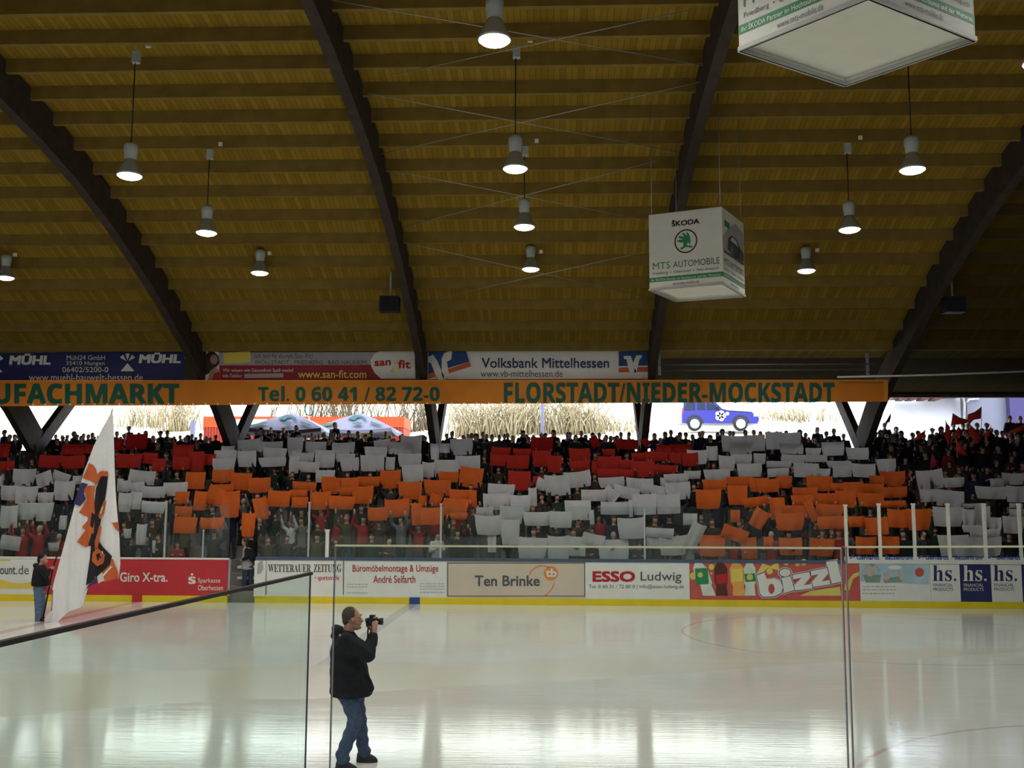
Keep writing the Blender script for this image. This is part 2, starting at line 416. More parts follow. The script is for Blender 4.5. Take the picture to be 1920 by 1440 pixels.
for y in ys:
    if y < 9: break                                         # those behind the camera are left to the roof boards
    z = deck_z(y); s = (deck_z(y + .2) - deck_z(y - .2)) / .4
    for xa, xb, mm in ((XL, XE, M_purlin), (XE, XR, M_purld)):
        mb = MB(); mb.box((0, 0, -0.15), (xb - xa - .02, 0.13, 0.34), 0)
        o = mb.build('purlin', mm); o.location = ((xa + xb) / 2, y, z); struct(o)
for i, x in enumerate(XA):
    A = mirror(ARCH); mb = MB(); vs = []
    for j, (y, z) in enumerate(A):
        y0, z0 = A[max(j - 1, 0)]; y1, z1 = A[min(j + 1, len(A) - 1)]
        d = Vector((0, y1 - y0, z1 - z0)).normalized(); nn = Vector((0, -d.z, d.y)) if d.y > 0 else Vector((0, d.z, -d.y))
        h = 0.48 if abs(y - YC) < 20 else 0.56
        vs += [Vector((x + a * 0.13, y, z)) + nn * (h * b) for a, b in ((-1, -1), (1, -1), (1, 1), (-1, 1))]
    fs = [tuple(4 * j + q for q in ((a), (a + 1) % 4)) + tuple(4 * (j + 1) + q for q in ((a + 1) % 4, a)) for j in range(len(A) - 1) for a in range(4)]
    fs += [(0, 1, 2, 3), tuple(4 * (len(A) - 1) + q for q in (3, 2, 1, 0))]
    mb.add(vs, fs)
    # outer strut of the V, from the foot out to the eave
    mb.bar((x, 41.0, 5.1), (x, 44.1, 7.6), 0.26, 0.55, 1)
    mb.box((x, 41.1, 4.75), (0.36, 0.7, 1.1), 1)
    o = mb.build('beam', [M_beam, M_leg]); struct(o)
mb = MB(); mb.span((XL, 44.5, 7.6), (XR, 44.75, 7.75)); struct(mb.build('beam_eave', M_leg))
# fire sprinkler pipes in the open bay below the eave
mb = MB()
for z, yy in ((8.05, 37.6), (7.86, 37.7)):
    mb.tube([at(1236, 950 - (z - CAM_H) * F_PX / yy, yy), at(1640, 948 - (z - CAM_H) * F_PX / yy, yy)], 0.03, 8)
mb.span((3.8, 37.62, 7.7), (3.9, 37.68, 8.5)); mb.span((11.3, 37.62, 7.7), (11.4, 37.68, 8.5))
tag(mb.build('pipe', M_steel), 'pair of pale metal pipes along the roof edge above the orange banner', 'pipe')
mb = MB(); mb.tube([at(1570, 707, 36.3), at(1750, 703, 36.2), at(1925, 696, 36.0)], 0.035, 8)
tag(mb.build('pipe', M_pale), 'single pale pipe running on past the right end of the orange banner', 'pipe')
# wind bracing rods: crossed in the middle bay
mb = MB()
for (a, b) in (((620, 0), (1350, 128)), ((690, 175), (1285, 288)), ((740, 140), (1290, 20)), ((735, 320), (1250, 420)), ((700, 292), (1330, 150)), ((740, 430), (1230, 302)), ((760, 455), (1225, 560)), ((770, 570), (1240, 465))):
    def on_roof(p):
        lo, hi = 18.0, 37.0
        for _ in range(40):
            m = (lo + hi) / 2; q = at(p[0], p[1], m)
            if q.z > deck_z(m) - 0.42: hi = m
            else: lo = m
        return at(p[0], p[1], lo)
    mb.tube([on_roof(a), on_roof(b)], 0.012, 5)
tag(struct(mb.build('beam_bracing', M_steel)))

# ---- lamps
M_glow = mat('lamp_glow', (1.0, 0.98, 0.86), 0.5, 0.0, 1, emit=14)
M_refl = mat('lamp_reflector', (0.42, 0.45, 0.42), 0.25, 0.05, 6, metal=0.5)
M_hous = mat('lamp_housing', (0.40, 0.45, 0.43), 0.6, 0.08, 6)
def make_lamp(x, y, z):
    r = empty('high_bay_lamp', (x, y, z))
    sh = MB(); sh.lathe([(0.275, 0.0), (0.285, 0.03), (0.27, 0.06), (0.19, 0.22), (0.13, 0.33), (0.12, 0.36)], (x, y, z)); sh.build('lamp_shade', M_refl, r)
    d = MB(); d.lathe([(0.05, -0.075), (0.14, -0.062), (0.22, -0.035), (0.262, 0.0), (0.262, 0.01)], (x, y, z)); d.build('bulb_opening', M_glow, r)
    h = MB(); h.lathe([(0.10, 0.36), (0.13, 0.40), (0.14, 0.52), (0.15, 0.54), (0.15, 0.68), (0.11, 0.74)], (x, y, z)); h.build('ballast_housing', M_hous, r)
    zt = deck_z(y) - 0.34
    c = MB(); c.tube([(x, y, z + 0.72), (x, y, zt)], 0.014, 6); c.build('cable', M_black, r)
    b = MB(); b.box((x + .02, y, zt - .12), (0.16, 0.12, 0.26)); b.build('junction_box', M_hous, r)
    s = MB(); s.box((x + .32, y - .1, zt + .12), (0.1, 0.06, 0.1)); s.build('conduit_socket', M_pale, r)
    l = bpy.data.lights.new('lamp_light', 'SPOT'); l.energy = LAMP_W; l.color = LAMP_COL; l.spot_size = math.radians(150); l.spot_blend = 0.5; l.shadow_soft_size = 0.25
    lo = bpy.data.objects.new('lamp_light', l); COL.objects.link(lo); lo.location = (x, y, z - 0.10); lo.parent = r; lo.matrix_parent_inverse = Matrix.Translation((-x, -y, -z))
    return r
LX = [-16.75, -8.75, -0.66, 7.8]
lamp_pos = [((927, 76), 16.2, 0), ((966, 317), 21.7, 0), ((983, 426), 26.1, 0), ((995, 505), 31.4, 0),
            ((243, 330), 21.7, 1), ((387, 437), 26.1, 1), ((487, 512), 31.4, 1), ((10, 521), 31.4, 2),
            ((1711, 319), 21.7, 3), ((1593, 431), 26.1, 3), ((1512, 508), 31.4, 3)]
LN = ['largest lamp at the top of the middle row', 'second lamp down in the middle row', 'third lamp down in the middle row', 'lowest and smallest lamp of the middle row',
      'largest lamp in the bay left of the middle row', 'middle lamp of the three in the bay left of the middle row', 'lowest lamp in the bay left of the middle row', 'lamp at the left edge above the navy banner',
      'largest lamp in the bay right of the middle row', 'middle lamp of the three right of the white cube', 'lowest lamp beside the lower white cube']
for (p, Y, c), t in zip(lamp_pos, LN):
    q = at(*p, Y)
    tag(make_lamp(q.x, q.y, q.z), 'lit bell-shaped ' + t, 'lamp', 'high bay lamps under the roof')
for X in LX:                                            # the same rows go on outside the frame
    for Y in (31.4, 26.1, 21.7, 16.2, 10.9, 5.6):
        if any(abs(at(*p, Yq).x - X) < 1 and abs(Yq - Y) < .5 for p, Yq, c in lamp_pos): continue
        if X == -8.75 and Y == 16.2: X = -9.7
        tag(make_lamp(X, Y, 10.0), 'lit bell-shaped lamp of the same rows, beyond the edge of the photo', 'lamp', 'high bay lamps under the roof')

# loudspeakers under the roof
for (x, y, Y, lab) in ((731, 571, 32.6, 'black loudspeaker box under the roof beside the glulam arch above the red and white banner'), (1788, 572, 32.6, 'black loudspeaker box under the dark roof far right')):
    q = at(x, y, Y); r = empty('loudspeaker', q)
    b = MB(); b.box(q, (0.62, 0.4, 0.5)); b.build('cabinet', M_black, r)
    g = MB(); g.box(q + Vector((0, -.21, 0)), (0.54, 0.02, 0.42)); g.build('grille', M_dark, r)
    k = MB(); k.bar(q + Vector((0, .1, .2)), Vector((q.x, q.y + .1, deck_z(q.y + .1) - 0.02)), 0.06, 0.06); k.build('bracket', M_steel, r)
    tag(r, lab, 'loudspeaker')

# ---- far boards: one thing per advert
ZT, ZA = 1.27, 0.195
def advert(x0, x1, m, label, lay=None, cat='advert board'):
    a = at(x0, 1080, YB).x; b = at(x1, 1080, YB).x
    r = empty('advert_board', ((a + b) / 2, YB, ZA))
    p = MB(); p.span((a + .004, YB, ZA), (b - .004, YB + 0.12, ZT)); p.build('panel', m, r)
    if lay: lay(r)
    return tag(r, label, cat, 'advert boards round the rink')
YS = YB - 0.006
def L(r, name, mats, fn):
    mb = MB(); fn(mb); return mb.build(name, mats, r)
def lay_count(r):
    L(r, 'lettering', M_grey, lambda m: (px_text(m, 'o u n t'.replace(' ', ''), (0, 1063, 29, 1077), YS, fat=.022), px_text(m, '.de', (30, 1060, 54, 1077), YS)))
    L(r, 'yellow_wave', M_gold, lambda m: (px_poly(m, [(-70, 1098)] + [(-70 + k * 7.2, 1086 - 8 * math.sin(k * .32)) for k in range(21)] + [(78, 1104), (-70, 1104)], YS), px_poly(m, [(-70, 1049), (20, 1049), (18, 1052), (-70, 1053)], YS)))
advert(-70, 79, M_white, 'white advert board with yellow wave and dark web address, at the left edge', lay_count)
def lay_bank(r):
    L(r, 'lettering', M_pale, lambda m: (px_text(m, 'Giro X-tra.', (225, 1073, 314, 1091), YS, fat=.03), px_text(m, 'Sparkasse', (371, 1084, 413, 1095), YS), px_text(m, 'Oberhessen', (371, 1097, 418, 1107), YS)))
    L(r, 'logo', M_pale, lambda m: (px_text(m, 'S', (353, 1081, 367, 1095), YS, fat=.06), px_poly(m, disc(360, 1077, 2.3), YS), px_poly(m, [(354, 1087), (366, 1087), (366, 1089), (354, 1089)], YS - .003)))
    L(r, 'picture', M_white, lambda m: px_poly(m, disc(215, 1075, 3), YS))
advert(79, 427, M_red, 'dark red bank advert board with white lettering behind the flag', lay_bank)
def lay_news(r):
    L(r, 'lettering', [M_ink, M_redl], lambda m: (px_text(m, SERIF('WETTERAUER'), (503, 1058, 583, 1073), YS), px_text(m, SERIF('ZEITUNG'), (588, 1058, 640, 1073), YS), px_text(m, '• ' + SERIF('sportstra') + 'ß' + SERIF('e'), (590, 1079, 636, 1090), YS, 1)))
    L(r, 'border_line', M_grey, lambda m: (px_poly(m, [(498, 1046), (499.4, 1046), (499.4, 1115), (498, 1115)], YS), px_poly(m, [(643, 1049), (644.4, 1049), (644.4, 1115), (643, 1115)], YS)))
advert(478, 645, M_white, 'white newspaper advert board with black serif lettering beside the gate', lay_news)
def lay_move(r):
    L(r, 'lettering', M_redl, lambda m: (px_text(m, 'Büromöbelmontage & Umzüge', (661, 1059, 822, 1076), YS, fat=.012), px_text(m, 'André Seifarth', (700, 1079, 779, 1093), YS, fat=.012)))
    def small(m):
        rr = random.Random(3)
        for (a, b, ys) in ((650, 690, (1095, 1100, 1111)), (787, 834, (1094, 1099, 1104, 1110))):
            for yy in ys:
                x = a
                while x < b:
                    w = rr.uniform(2, 6); px_poly(m, [(x, yy), (min(b, x + w), yy), (min(b, x + w), yy + 1.4), (x, yy + 1.4)], YS); x += w + 1.5
    L(r, 'small_print', M_lgrey, small)
advert(645, 838, M_white, 'white removals advert board with red lettering, left of the beige board', lay_move)
def lay_ten(r):
    L(r, 'lettering', M_grey, lambda m: px_text(m, 'Ten Brinke', (890, 1079, 1012, 1099), YS, fat=.035))
    L(r, 'border_line', M_grey, lambda m: [px_poly(m, q, YS) for q in ([(839, 1055), (1097, 1055), (1097, 1056.5), (839, 1056.5)], [(839, 1117), (1097, 1117), (1097, 1118.4), (839, 1118.4)], [(839, 1055), (840.4, 1055), (840.4, 1118), (839, 1118)], [(1095.6, 1055), (1097, 1055), (1097, 1118), (1095.6, 1118)])])
    lg = L(r, 'logo', M_lor, lambda m: (px_poly(m, disc(1033, 1075, 13.5), YS), px_poly(m, arc_band(1017, 1087, 26, 2, 200, 300), YS), px_poly(m, arc_band(1003, 1085, 37, 2, 10, 62), YS)))
    L(lg, 'letters', M_white, lambda m: px_text(m, 'tb', (1023, 1066, 1044, 1082), YS - .006, fat=.05))
advert(838, 1097, M_beige, 'beige advert board with dark border and round orange logo', lay_ten)
def lay_esso(r):
    L(r, 'lettering', [M_redl, M_grey], lambda m: (px_text(m, 'ESSO', (1111, 1071, 1191, 1091), YS, 0, fat=.06), px_text(m, 'Ludwig', (1201, 1072, 1278, 1094), YS, 1, fat=.01), px_text(m, 'Tel. 0 60 31 / 72 00 0 | info@esso-ludwig.de', (1104, 1096, 1282, 1105), YS, 1)))
advert(1097, 1293, M_white, 'white fuel station advert board with bold red and grey lettering', lay_esso)
M_fizz = mat('fizz_red', (0.52, 0.10, 0.08), 0.5, 0.1, 3); M_bl = mat('bottle_clear', (0.62, 0.70, 0.62), 0.4, .1, 3); M_cola = mat('bottle_cola', (0.10, 0.03, 0.02), 0.4, .2, 3); M_och = mat('bottle_orange', (0.75, 0.38, 0.10), 0.4, .1, 3)
M_plum = mat('outline_plum', (0.16, 0.10, 0.18), 0.5, .1, 3); M_blob = mat('print_yellow', (0.66, 0.56, 0.14), 0.5, .1, 3)
def lay_bizz(r):
    def bot(m, cx, w, tilt, mi):
        pr = [(-.22, 1051), (.22, 1051), (.26, 1056), (.5, 1066), (.5, 1092), (.38, 1098), (.46, 1117), (-.46, 1117), (-.38, 1098), (-.5, 1092), (-.5, 1066), (-.26, 1056)]
        px_poly(m, [(cx + a * w + (b - 1084) * tilt, b) for a, b in pr], YS, mi)
    L(r, 'bottle_picture', [M_bl, M_cola, M_och, M_bl], lambda m: [bot(m, 1319, 27, .34, 0), bot(m, 1352, 25, .04, 1), bot(m, 1383, 27, .1, 2), bot(m, 1406, 22, .02, 3)])
    def lab(m):
        for cx, y0, y1, w, mi in ((1315, 1066, 1095, 24, 0), (1352, 1077, 1094, 21, 1), (1381, 1067, 1090, 20, 2), (1406, 1076, 1090, 20, 0)):
            px_poly(m, [(cx - w / 2, y0), (cx + w / 2, y0 - 1), (cx + w / 2 + 2, y1), (cx - w / 2 + 2, y1 + 1)], YS - .006, mi)
        for cx, cy, q in ((1313, 1078, 5), (1406, 1082, 6), (1380, 1080, 6)): px_poly(m, disc(cx, cy, q), YS - .011, 3)
    L(r, 'bottle_label', [M_sgreen, M_redl, M_gold, M_blob], lab)
    L(r, 'bubbles', M_blob, lambda m: ([px_poly(m, disc(a, b, q), YS) for a, b, q in ((1334, 1063, 5.5), (1443, 1071, 6), (1474, 1055, 5), (1495, 1058, 4), (1507, 1054, 6), (1334, 1075, 2), (1300, 1080, 7))], px_poly(m, [(1418, 1076), (1430, 1056), (1445, 1062), (1460, 1052), (1461, 1070), (1440, 1064), (1428, 1076)], YS), px_poly(m, [(1585, 1095), (1600, 1076), (1611, 1072), (1611, 1079), (1600, 1085), (1592, 1108), (1583, 1106)], YS), px_poly(m, [(1500, 1117), (1520, 1108), (1575, 1100), (1577, 1117)], YS)))
    Z = lambda l: [(1270 + x / 5.486, 1010 + y / 5.486) for x, y in l]
    SH = [[(815, 380), (895, 352), (922, 418), (1000, 408), (1060, 436), (1085, 500), (1062, 560), (1000, 592), (880, 595), (850, 560), (830, 430)], [(1108 + 56 * math.cos(k * .4), 350 + 38 * math.sin(k * .4)) for k in range(16)], [(1075, 405), (1160, 388), (1205, 525), (1100, 560)],
          [(1185, 375), (1355, 345), (1366, 395), (1300, 478), (1380, 465), (1390, 510), (1215, 532), (1202, 480), (1280, 402), (1195, 420)], [(1372, 335), (1540, 302), (1552, 355), (1485, 438), (1562, 425), (1572, 470), (1397, 495), (1387, 445), (1455, 367), (1382, 380)], [(1530, 240), (1640, 226), (1692, 440), (1590, 462), (1550, 300)]]
    def word(m):
        for k, (mi, g) in enumerate(((1, 24), (0, 15), (1, 2))):
            for q in SH:
                cx = sum(c[0] for c in q) / len(q); cy = sum(c[1] for c in q) / len(q); e = max(abs(c[0] - cx) for c in q); f = max(abs(c[1] - cy) for c in q)
                px_poly(m, Z([(cx + (x - cx) * (1 + g / e * .8), cy + (y - cy) * (1 + g / f * .8)) for x, y in q]), YS - .010 - .006 * k, mi)
        px_poly(m, Z([(968 + 32 * math.cos(t * .4), 515 + 52 * math.sin(t * .4)) for t in range(16)]), YS - .028, 2)
    L(r, 'lettering', [M_plum, M_white, M_fizz], word)
advert(1293, 1612, M_fizz, 'red fizzy drink advert board with four bottles and big white slanted word', lay_bizz)
def lay_kids(r):
    M_kid = mat('print_skin', (0.60, 0.40, 0.33), .5, .1, 3); M_kg = mat('print_green', (0.20, 0.32, 0.26), .5, .1, 3)
    L(r, 'picture', [M_sky, M_kid, M_kg, M_pale, M_fizz], lambda m: (px_poly(m, [(1613, 1052), (1742, 1052), (1742, 1096), (1613, 1090)], YS, 0), px_poly(m, [(1618, 1078), (1652, 1078), (1650, 1092), (1623, 1092)], YS - .006, 2), px_poly(m, [(1656, 1085), (1690, 1080), (1692, 1091), (1658, 1093)], YS - .006, 2),
        px_poly(m, disc(1632, 1073, 7, 8), YS - .01, 1), px_poly(m, disc(1662, 1081, 6.5, 6.5), YS - .01, 1), px_poly(m, arc_band(1634, 1072, 14, 3, 180, 355), YS - .01, 1), px_poly(m, [(1683, 1070), (1687, 1070), (1695, 1088), (1689, 1090)], YS - .01, 1), px_poly(m, disc(1636, 1058, 4), YS - .012, 2),
        px_poly(m, disc(1678, 1064, 13, 4), YS - .004, 3), px_poly(m, disc(1724, 1073, 8.5), YS - .01, 4)))
    def small(m):
        rr = random.Random(5)
        for yy in (1099, 1105, 1112):
            x = 1617
            while x < 1676:
                w = rr.uniform(3, 8); px_poly(m, [(x, yy), (x + w, yy), (x + w, yy + 1.6), (x, yy + 1.6)], YS); x += w + 1.6
    L(r, 'small_print', M_lgrey, small)
advert(1612, 1744, M_white, 'pale blue advert board picturing two children and a red ball', lay_kids)
def lay_hs(x, m):
    def f(r): L(r, 'lettering', m, lambda q: (px_text(q, SERIF('hs') + '.', (x + 4, 1060, x + 48, 1090), YS), px_text(q, 'FINANCIAL', (x + 5, 1094, x + 42, 1100), YS), px_text(q, 'PRODUCTS', (x + 5, 1102, x + 42, 1108), YS)))
    return f
advert(1744, 1800, M_white, 'white advert board with navy serif letters, beside the board with two children', lay_hs(1745, M_navy))
advert(1800, 1858, M_navy, 'navy advert board with white serif letters between two white ones', lay_hs(1802, M_pale))
advert(1858, 1916, M_white, 'white advert board with navy serif letters at the right edge', lay_hs(1859, M_navy))
advert(1916, 2060, M_navy, 'plain navy end of the advert boards at the right edge')
def xw(px): return at(px, 1100, YB).x
# yellow kick strip with the red and blue line marks, one length each side of the gate
for (a, b, lab, marks) in ((-70, 427, 'yellow kick strip at the foot of the boards left of the gate', ((249, 268, M_red),)), (478, 2060, 'yellow kick strip at the foot of the boards right of the gate', ((768, 788, M_blue),))):
    r = empty('kick_strip', (xw((a + b) / 2), YB, 0))
    m = MB(); m.span((xw(a), YB - .015, 0.0), (xw(b), YB + .12, ZA)); m.build('strip', M_yellow, r)
    for (p, q, mm) in marks: m = MB(); m.span((xw(p), YB - .021, 0.001), (xw(q), YB - .004, ZA + .004)); m.build('line_mark', mm, r)
    tag(r, lab, 'kick strip')
for (a, b, lab) in ((-70, 427, 'pale cap rail on the boards left of the gate'), (478, 1586, 'dark blue cap rail on the boards right of the gate')):
    m = MB(); m.span((xw(a), YB - .02, ZT), (xw(b), YB + .14, ZT + (.05 if a < 0 else .09))); tag(m.build('cap_rail', M_white if a < 0 else mat('rail_blue', (0.07, 0.10, 0.16), .5, .1, 3)), lab, 'rail')
r = empty('name_strip', (xw(1750), YB, ZT))
m = MB(); m.span((xw(1587), YB - .02, ZT + .012), (xw(2060), YB + .14, ZT + .2)); m.build('strip', M_white, r)
m = MB()
for t, a, b in (('Gerhardt', 1606, 1649), ('Bauzentrum', 1660, 1711), ('Gerhardt', 1735, 1779), ('Bauzentrum', 1790, 1842), ('Gerhardt', 1868, 1913)): px_text(m, t, (a, 1041, b, 1049.5), YB - .026, fat=.045)
m.build('lettering', mat('letter_azure', (.03, .10, .34), .5, .1, 3), r)
m = MB()
for x in (1593, 1722, 1853): px_poly(m, [(x, 1048), (x + 2, 1043), (x + 5, 1040.5), (x + 10, 1045), (x + 8, 1046.5), (x + 5, 1044), (x + 3, 1048)], YB - .026)
m.build('logo', mat('logo_violet', (.12, .10, .32), .5, .1, 3), r)
tag(r, 'long white name strip with blue lettering on top of the boards at right', 'sign')

# glass on the far boards: each pane and each post its own thing
gx = [-66, 112, 308, 427]; gx2 = [478, 578, 826, 1209, 1586]
where = ['at the left edge', 'behind the flag', 'left of the gate', 'right of the gate behind the newspaper board', 'above the red lettered removals board', 'above the beige board', 'above the red drink board']
panes = [(gx[i], gx[i + 1]) for i in range(3)] + [(gx2[i], gx2[i + 1]) for i in range(4)]
for (a, b), w in zip(panes, where):
    zt = 2.92; m = MB(); m.span((xw(a) + .02, YB + .05, ZT + .09), (xw(b) - .02, YB + .065, zt)); tag(m.build('rink_glass', M_clear), 'clear glass pane on the far boards ' + w, 'glass', 'glass panes on the far boards')
    m = MB()
def post(px, top, w, label, mm, base=1046, Y=YB + .04):
    t = at(px, top, Y); b_ = at(px, base, Y)
    r = empty('glass_post', (b_.x, Y, ZT))
    m = MB(); m.box((b_.x, Y, (t.z + ZT) / 2 + .01), (w, .07, t.z - ZT - .02)); m.build('upright', mm, r)
    m = MB(); m.box((b_.x, Y, t.z + .01), (w * 1.3, .09, .05)); m.build('end_cap', mm, r)
    return tag(r, label, 'post', 'posts on the far boards')
M_alu = mat('aluminium', (0.42, 0.46, 0.46), .4, .08, 6, metal=.3)
for px, top, w, l, mm in ((308, 941, .05, 'grey glass post above the red bank board', M_alu), (380, 995, .035, 'short thin post above the bank name on the red board', M_alu), (578, 943, .05, 'grey glass post above the newspaper board', M_alu), (613, 995, .10, 'short thick white post above the newspaper board', M_white), (826, 946, .055, 'grey glass post between the removals board and the beige board', M_alu), (1209, 957, .05, 'faint glass post above the fuel station board', M_alu)):
    post(px, top, w, l, mm)
for i, px in enumerate((1588, 1651, 1716, 1781, 1849, 1915)):
    post(px, 948 - (2 if i else 0), .085, ['leftmost', 'second', 'third', 'fourth', 'fifth', 'sixth'][i] + ' white post on the name strip, counted from the left', M_pale)

# gate opening: bench behind and door leaf folded against the boards
r = empty('bench', (xw(452), 32.5, .3))
for z in (0.62, 0.95):
    m = MB(); m.span((xw(424), 32.35, z), (xw(486), 32.75, z + .07)); m.build('slat', M_pale, r)
for px in (430, 480):
    m = MB(); m.span((xw(px) - .03, 32.5, .3), (xw(px) + .03, 32.6, 1.0)); m.build('leg', M_steel, r)
tag(r, 'pale two-tier bench seen through the gate opening', 'bench')
r = empty('gate_door', (xw(478), YB, 0.1))
m = MB(); m.span((xw(477), YB - .06, 0.2), (xw(498), YB - .012, ZT - .02)); m.build('leaf', M_white, r)
m = MB(); m.slab([at(483, 1056, YB - .068), at(492, 1050, YB - .068), at(494, 1066, YB - .068), at(488, 1076, YB - .068), at(482, 1076, YB - .068)], .006); m.build('pad', M_lgrey, r)
m = MB(); m.span((xw(427), YB - .01, 0.2), (xw(431), YB + .1, ZT)); m.build('gate_post', M_steel, r)
tag(r, 'white gate leaf with a grey pad at the opening in the boards', 'gate')
# ================================================================ NEAR GLASS
M_edge = paper_material('glass_edge', (.92, .93, .78), .7)
def pane(name, pts, thick, m, parent): mb = MB(); mb.slab(pts, thick, 0); return mb.build(name, m, parent)
def near_panel(x0, x1, y0, y1, label, right_edge=True, left_edge=True):
    r = empty('rink_glass', (at((x0 + x1) / 2, 1300, YN).x, YN, 1.2))
    a0 = at(x0, y0, YN); a1 = at(x1, y1, YN); zb = 1.2
    pane('pane', [(a0.x, YN, zb), (a1.x, YN, zb), tuple(a1), tuple(a0)], .012, M_near, r)
    e = MB(); e.bar(a0 + Vector((0, .006, 0)), a1 + Vector((0, .006, 0)), .014, .007); e.build('top_edge', M_edge, r)
    for on, p in ((left_edge, a0), (right_edge, a1)):
        if on: e = MB(); e.span((p.x - .002, YN - .001, zb), (p.x + .002, YN + .013, p.z)); e.build('side_edge', M_alu, r)
    return tag(r, label, 'glass', 'glass panes in front of the camera')
near_panel(628, 1578, 1023, 1028, 'large clear glass pane in front, its bright top edge below the crowd')
near_panel(1587, 2160, 1026, 1024, 'clear glass pane in front at right, in front of the white posts')
# side partition running back towards the camera
r = empty('rink_glass', (-.57, 1.7, 1.2))
p0 = at(583, 1075, 2.33); p1 = at(0, 1207, 1.14); p2 = p0 + (p1 - p0) * 1.5
pane('pane', [(p0.x, p0.y, 1.2), (p2.x, p2.y, 1.2), tuple(p2), tuple(p0)], (-.010, 0, 0), M_side, r)
e = MB(); e.bar(p0, p2, .010, .006); e.build('rubber_seal', mat('brown_rubber', (.06, .045, .05), .5, .2, 9), r)
e = MB(); e.span((p0.x - .003, p0.y - .001, 1.2), (p0.x + .0005, p0.y + .001, p0.z)); e.build('side_edge', M_grey, r)
tag(r, 'tinted glass partition at left with a slanting dark top edge', 'glass', 'glass panes in front of the camera')
mb = MB(); mb.bar((p0.x, p0.y, 0.57), (p2.x, p2.y, 0.57), .06, 1.27); struct(mb.build('wall_partition', M_white))

# ================================================================ BANNERS
YO, YU = 36.6, 37.0
def sheet(mb, c, Y, mi=0, wav=0.0, nx=40, ny=6, ph=0.0):
    """cloth between four photo corners (tl, tr, br, bl) hung at distance Y, with soft waves"""
    vs = []
    for j in range(ny + 1):
        for i in range(nx + 1):
            u, v = i / nx, j / ny
            x = (c[0][0] * (1 - u) + c[1][0] * u) * (1 - v) + (c[3][0] * (1 - u) + c[2][0] * u) * v
            y = (c[0][1] * (1 - u) + c[1][1] * u) * (1 - v) + (c[3][1] * (1 - u) + c[2][1] * u) * v
            vs.append(at(x, y, Y + wav * math.sin(u * 34 + ph + v * 2) * math.sin(math.pi * v)))
    fs = [(j * (nx + 1) + i, j * (nx + 1) + i + 1, (j + 1) * (nx + 1) + i + 1, (j + 1) * (nx + 1) + i) for j in range(ny) for i in range(nx)]
    n = len(vs); mb.add(vs + [v + Vector((0, .012, 0)) for v in vs], fs + [tuple(q + n for q in f)[::-1] for f in fs], mi, True)
def banner(label, c, Y, m, lay, wav=0.01, name='banner'):
    ctr = at((c[0][0] + c[1][0]) / 2, (c[0][1] + c[2][1]) / 2, Y); r = empty(name, ctr)
    mb = MB(); sheet(mb, c, Y, 0, wav); mb.build('cloth', m, r)
    lay(r, Y - .03)
    return tag(r, label, 'banner', 'banners along the roof edge')
def lay_or(r, Y):
    L(r, 'lettering', M_green, lambda m: (px_text(m, BOLD('UFACHMARKT'), (-12, 719, 336, 757), Y, fat=.03), px_text(m, BOLD('Tel. 0 60 41 / 82 72-0'), (484, 724, 824, 752), Y, fat=.02),
        px_text(m, BOLD('FLORSTADT/NIEDER-MOCKSTADT'), (945, 717, 1565, 755), Y, fat=.02)))
    def eye(m):
        for k in range(64):
            x = 62 + k * 23.1 if k else 62
            if x < 1640: px_poly(m, disc(x, 758.3 - 4.6 * (x - 20) / 1640, 1.9, n=8), Y)
    L(r, 'grommet_daylight', M_pale, eye)  # pale discs stand in for daylight through the banner eyelets
    L(r, 'hem', mat('hem_orange', (.75, .27, .03), .7, .1, 3), lambda m: (px_poly(m, [(-70, 713), (1665, 712), (1665, 714.5), (-70, 715.5)], Y + .01), px_poly(m, [(1657, 713), (1665, 713), (1665, 752), (1657, 752)], Y + .012)))
banner('long orange banner with dark green capitals hanging over the terrace', [(-70, 714), (1665, 712), (1665, 753), (-70, 762)], YO, M_orange, lay_or)
def windmill(m, x, y, Y, s=1.0):
    px_poly(m, [(x - 13 * s, y + 17 * s), (x, y + 2 * s), (x + 13 * s, y + 17 * s)], Y)
    for a in (-135, -90, -45, 0, 180):
        if a in (0, 180): continue
        ca, sa = math.cos(math.radians(a)), math.sin(math.radians(a))
        px_poly(m, [(x + ca * 3 * s, y + sa * 3 * s), (x + ca * 16 * s - sa * 4 * s, y + sa * 16 * s + ca * 4 * s), (x + ca * 16 * s + sa * 4 * s, y + sa * 16 * s - ca * 4 * s)], Y)
def lay_mu(r, Y):
    L(r, 'lettering', M_pale, lambda m: (px_text(m, 'MÜHL', (17, 663, 95, 684), Y, fat=.08, shear=.12), px_text(m, 'MÜHL', (260, 661, 339, 681), Y, fat=.08, shear=.12), px_text(m, 'Mühl24 GmbH', (125, 666, 197, 675), Y), px_text(m, '35410 Hungen', (124, 677, 196, 687), Y), px_text(m, '06402/5200-0', (117, 688, 203, 698), Y), px_text(m, 'www.muehl-bauwelt-hessen.de', (54, 701, 268, 714), Y)))
    L(r, 'logo', M_pale, lambda m: (windmill(m, 239, 679, Y), windmill(m, -8, 681, Y)))
banner('navy banner with white windmill logo and white lettering', [(-32, 662.5), (346, 658), (346, 713), (-32, 715.5)], YU, M_navy, lay_mu)
M_sf = mat('sport_red', (.28, .018, .03), .6, .1, 2)
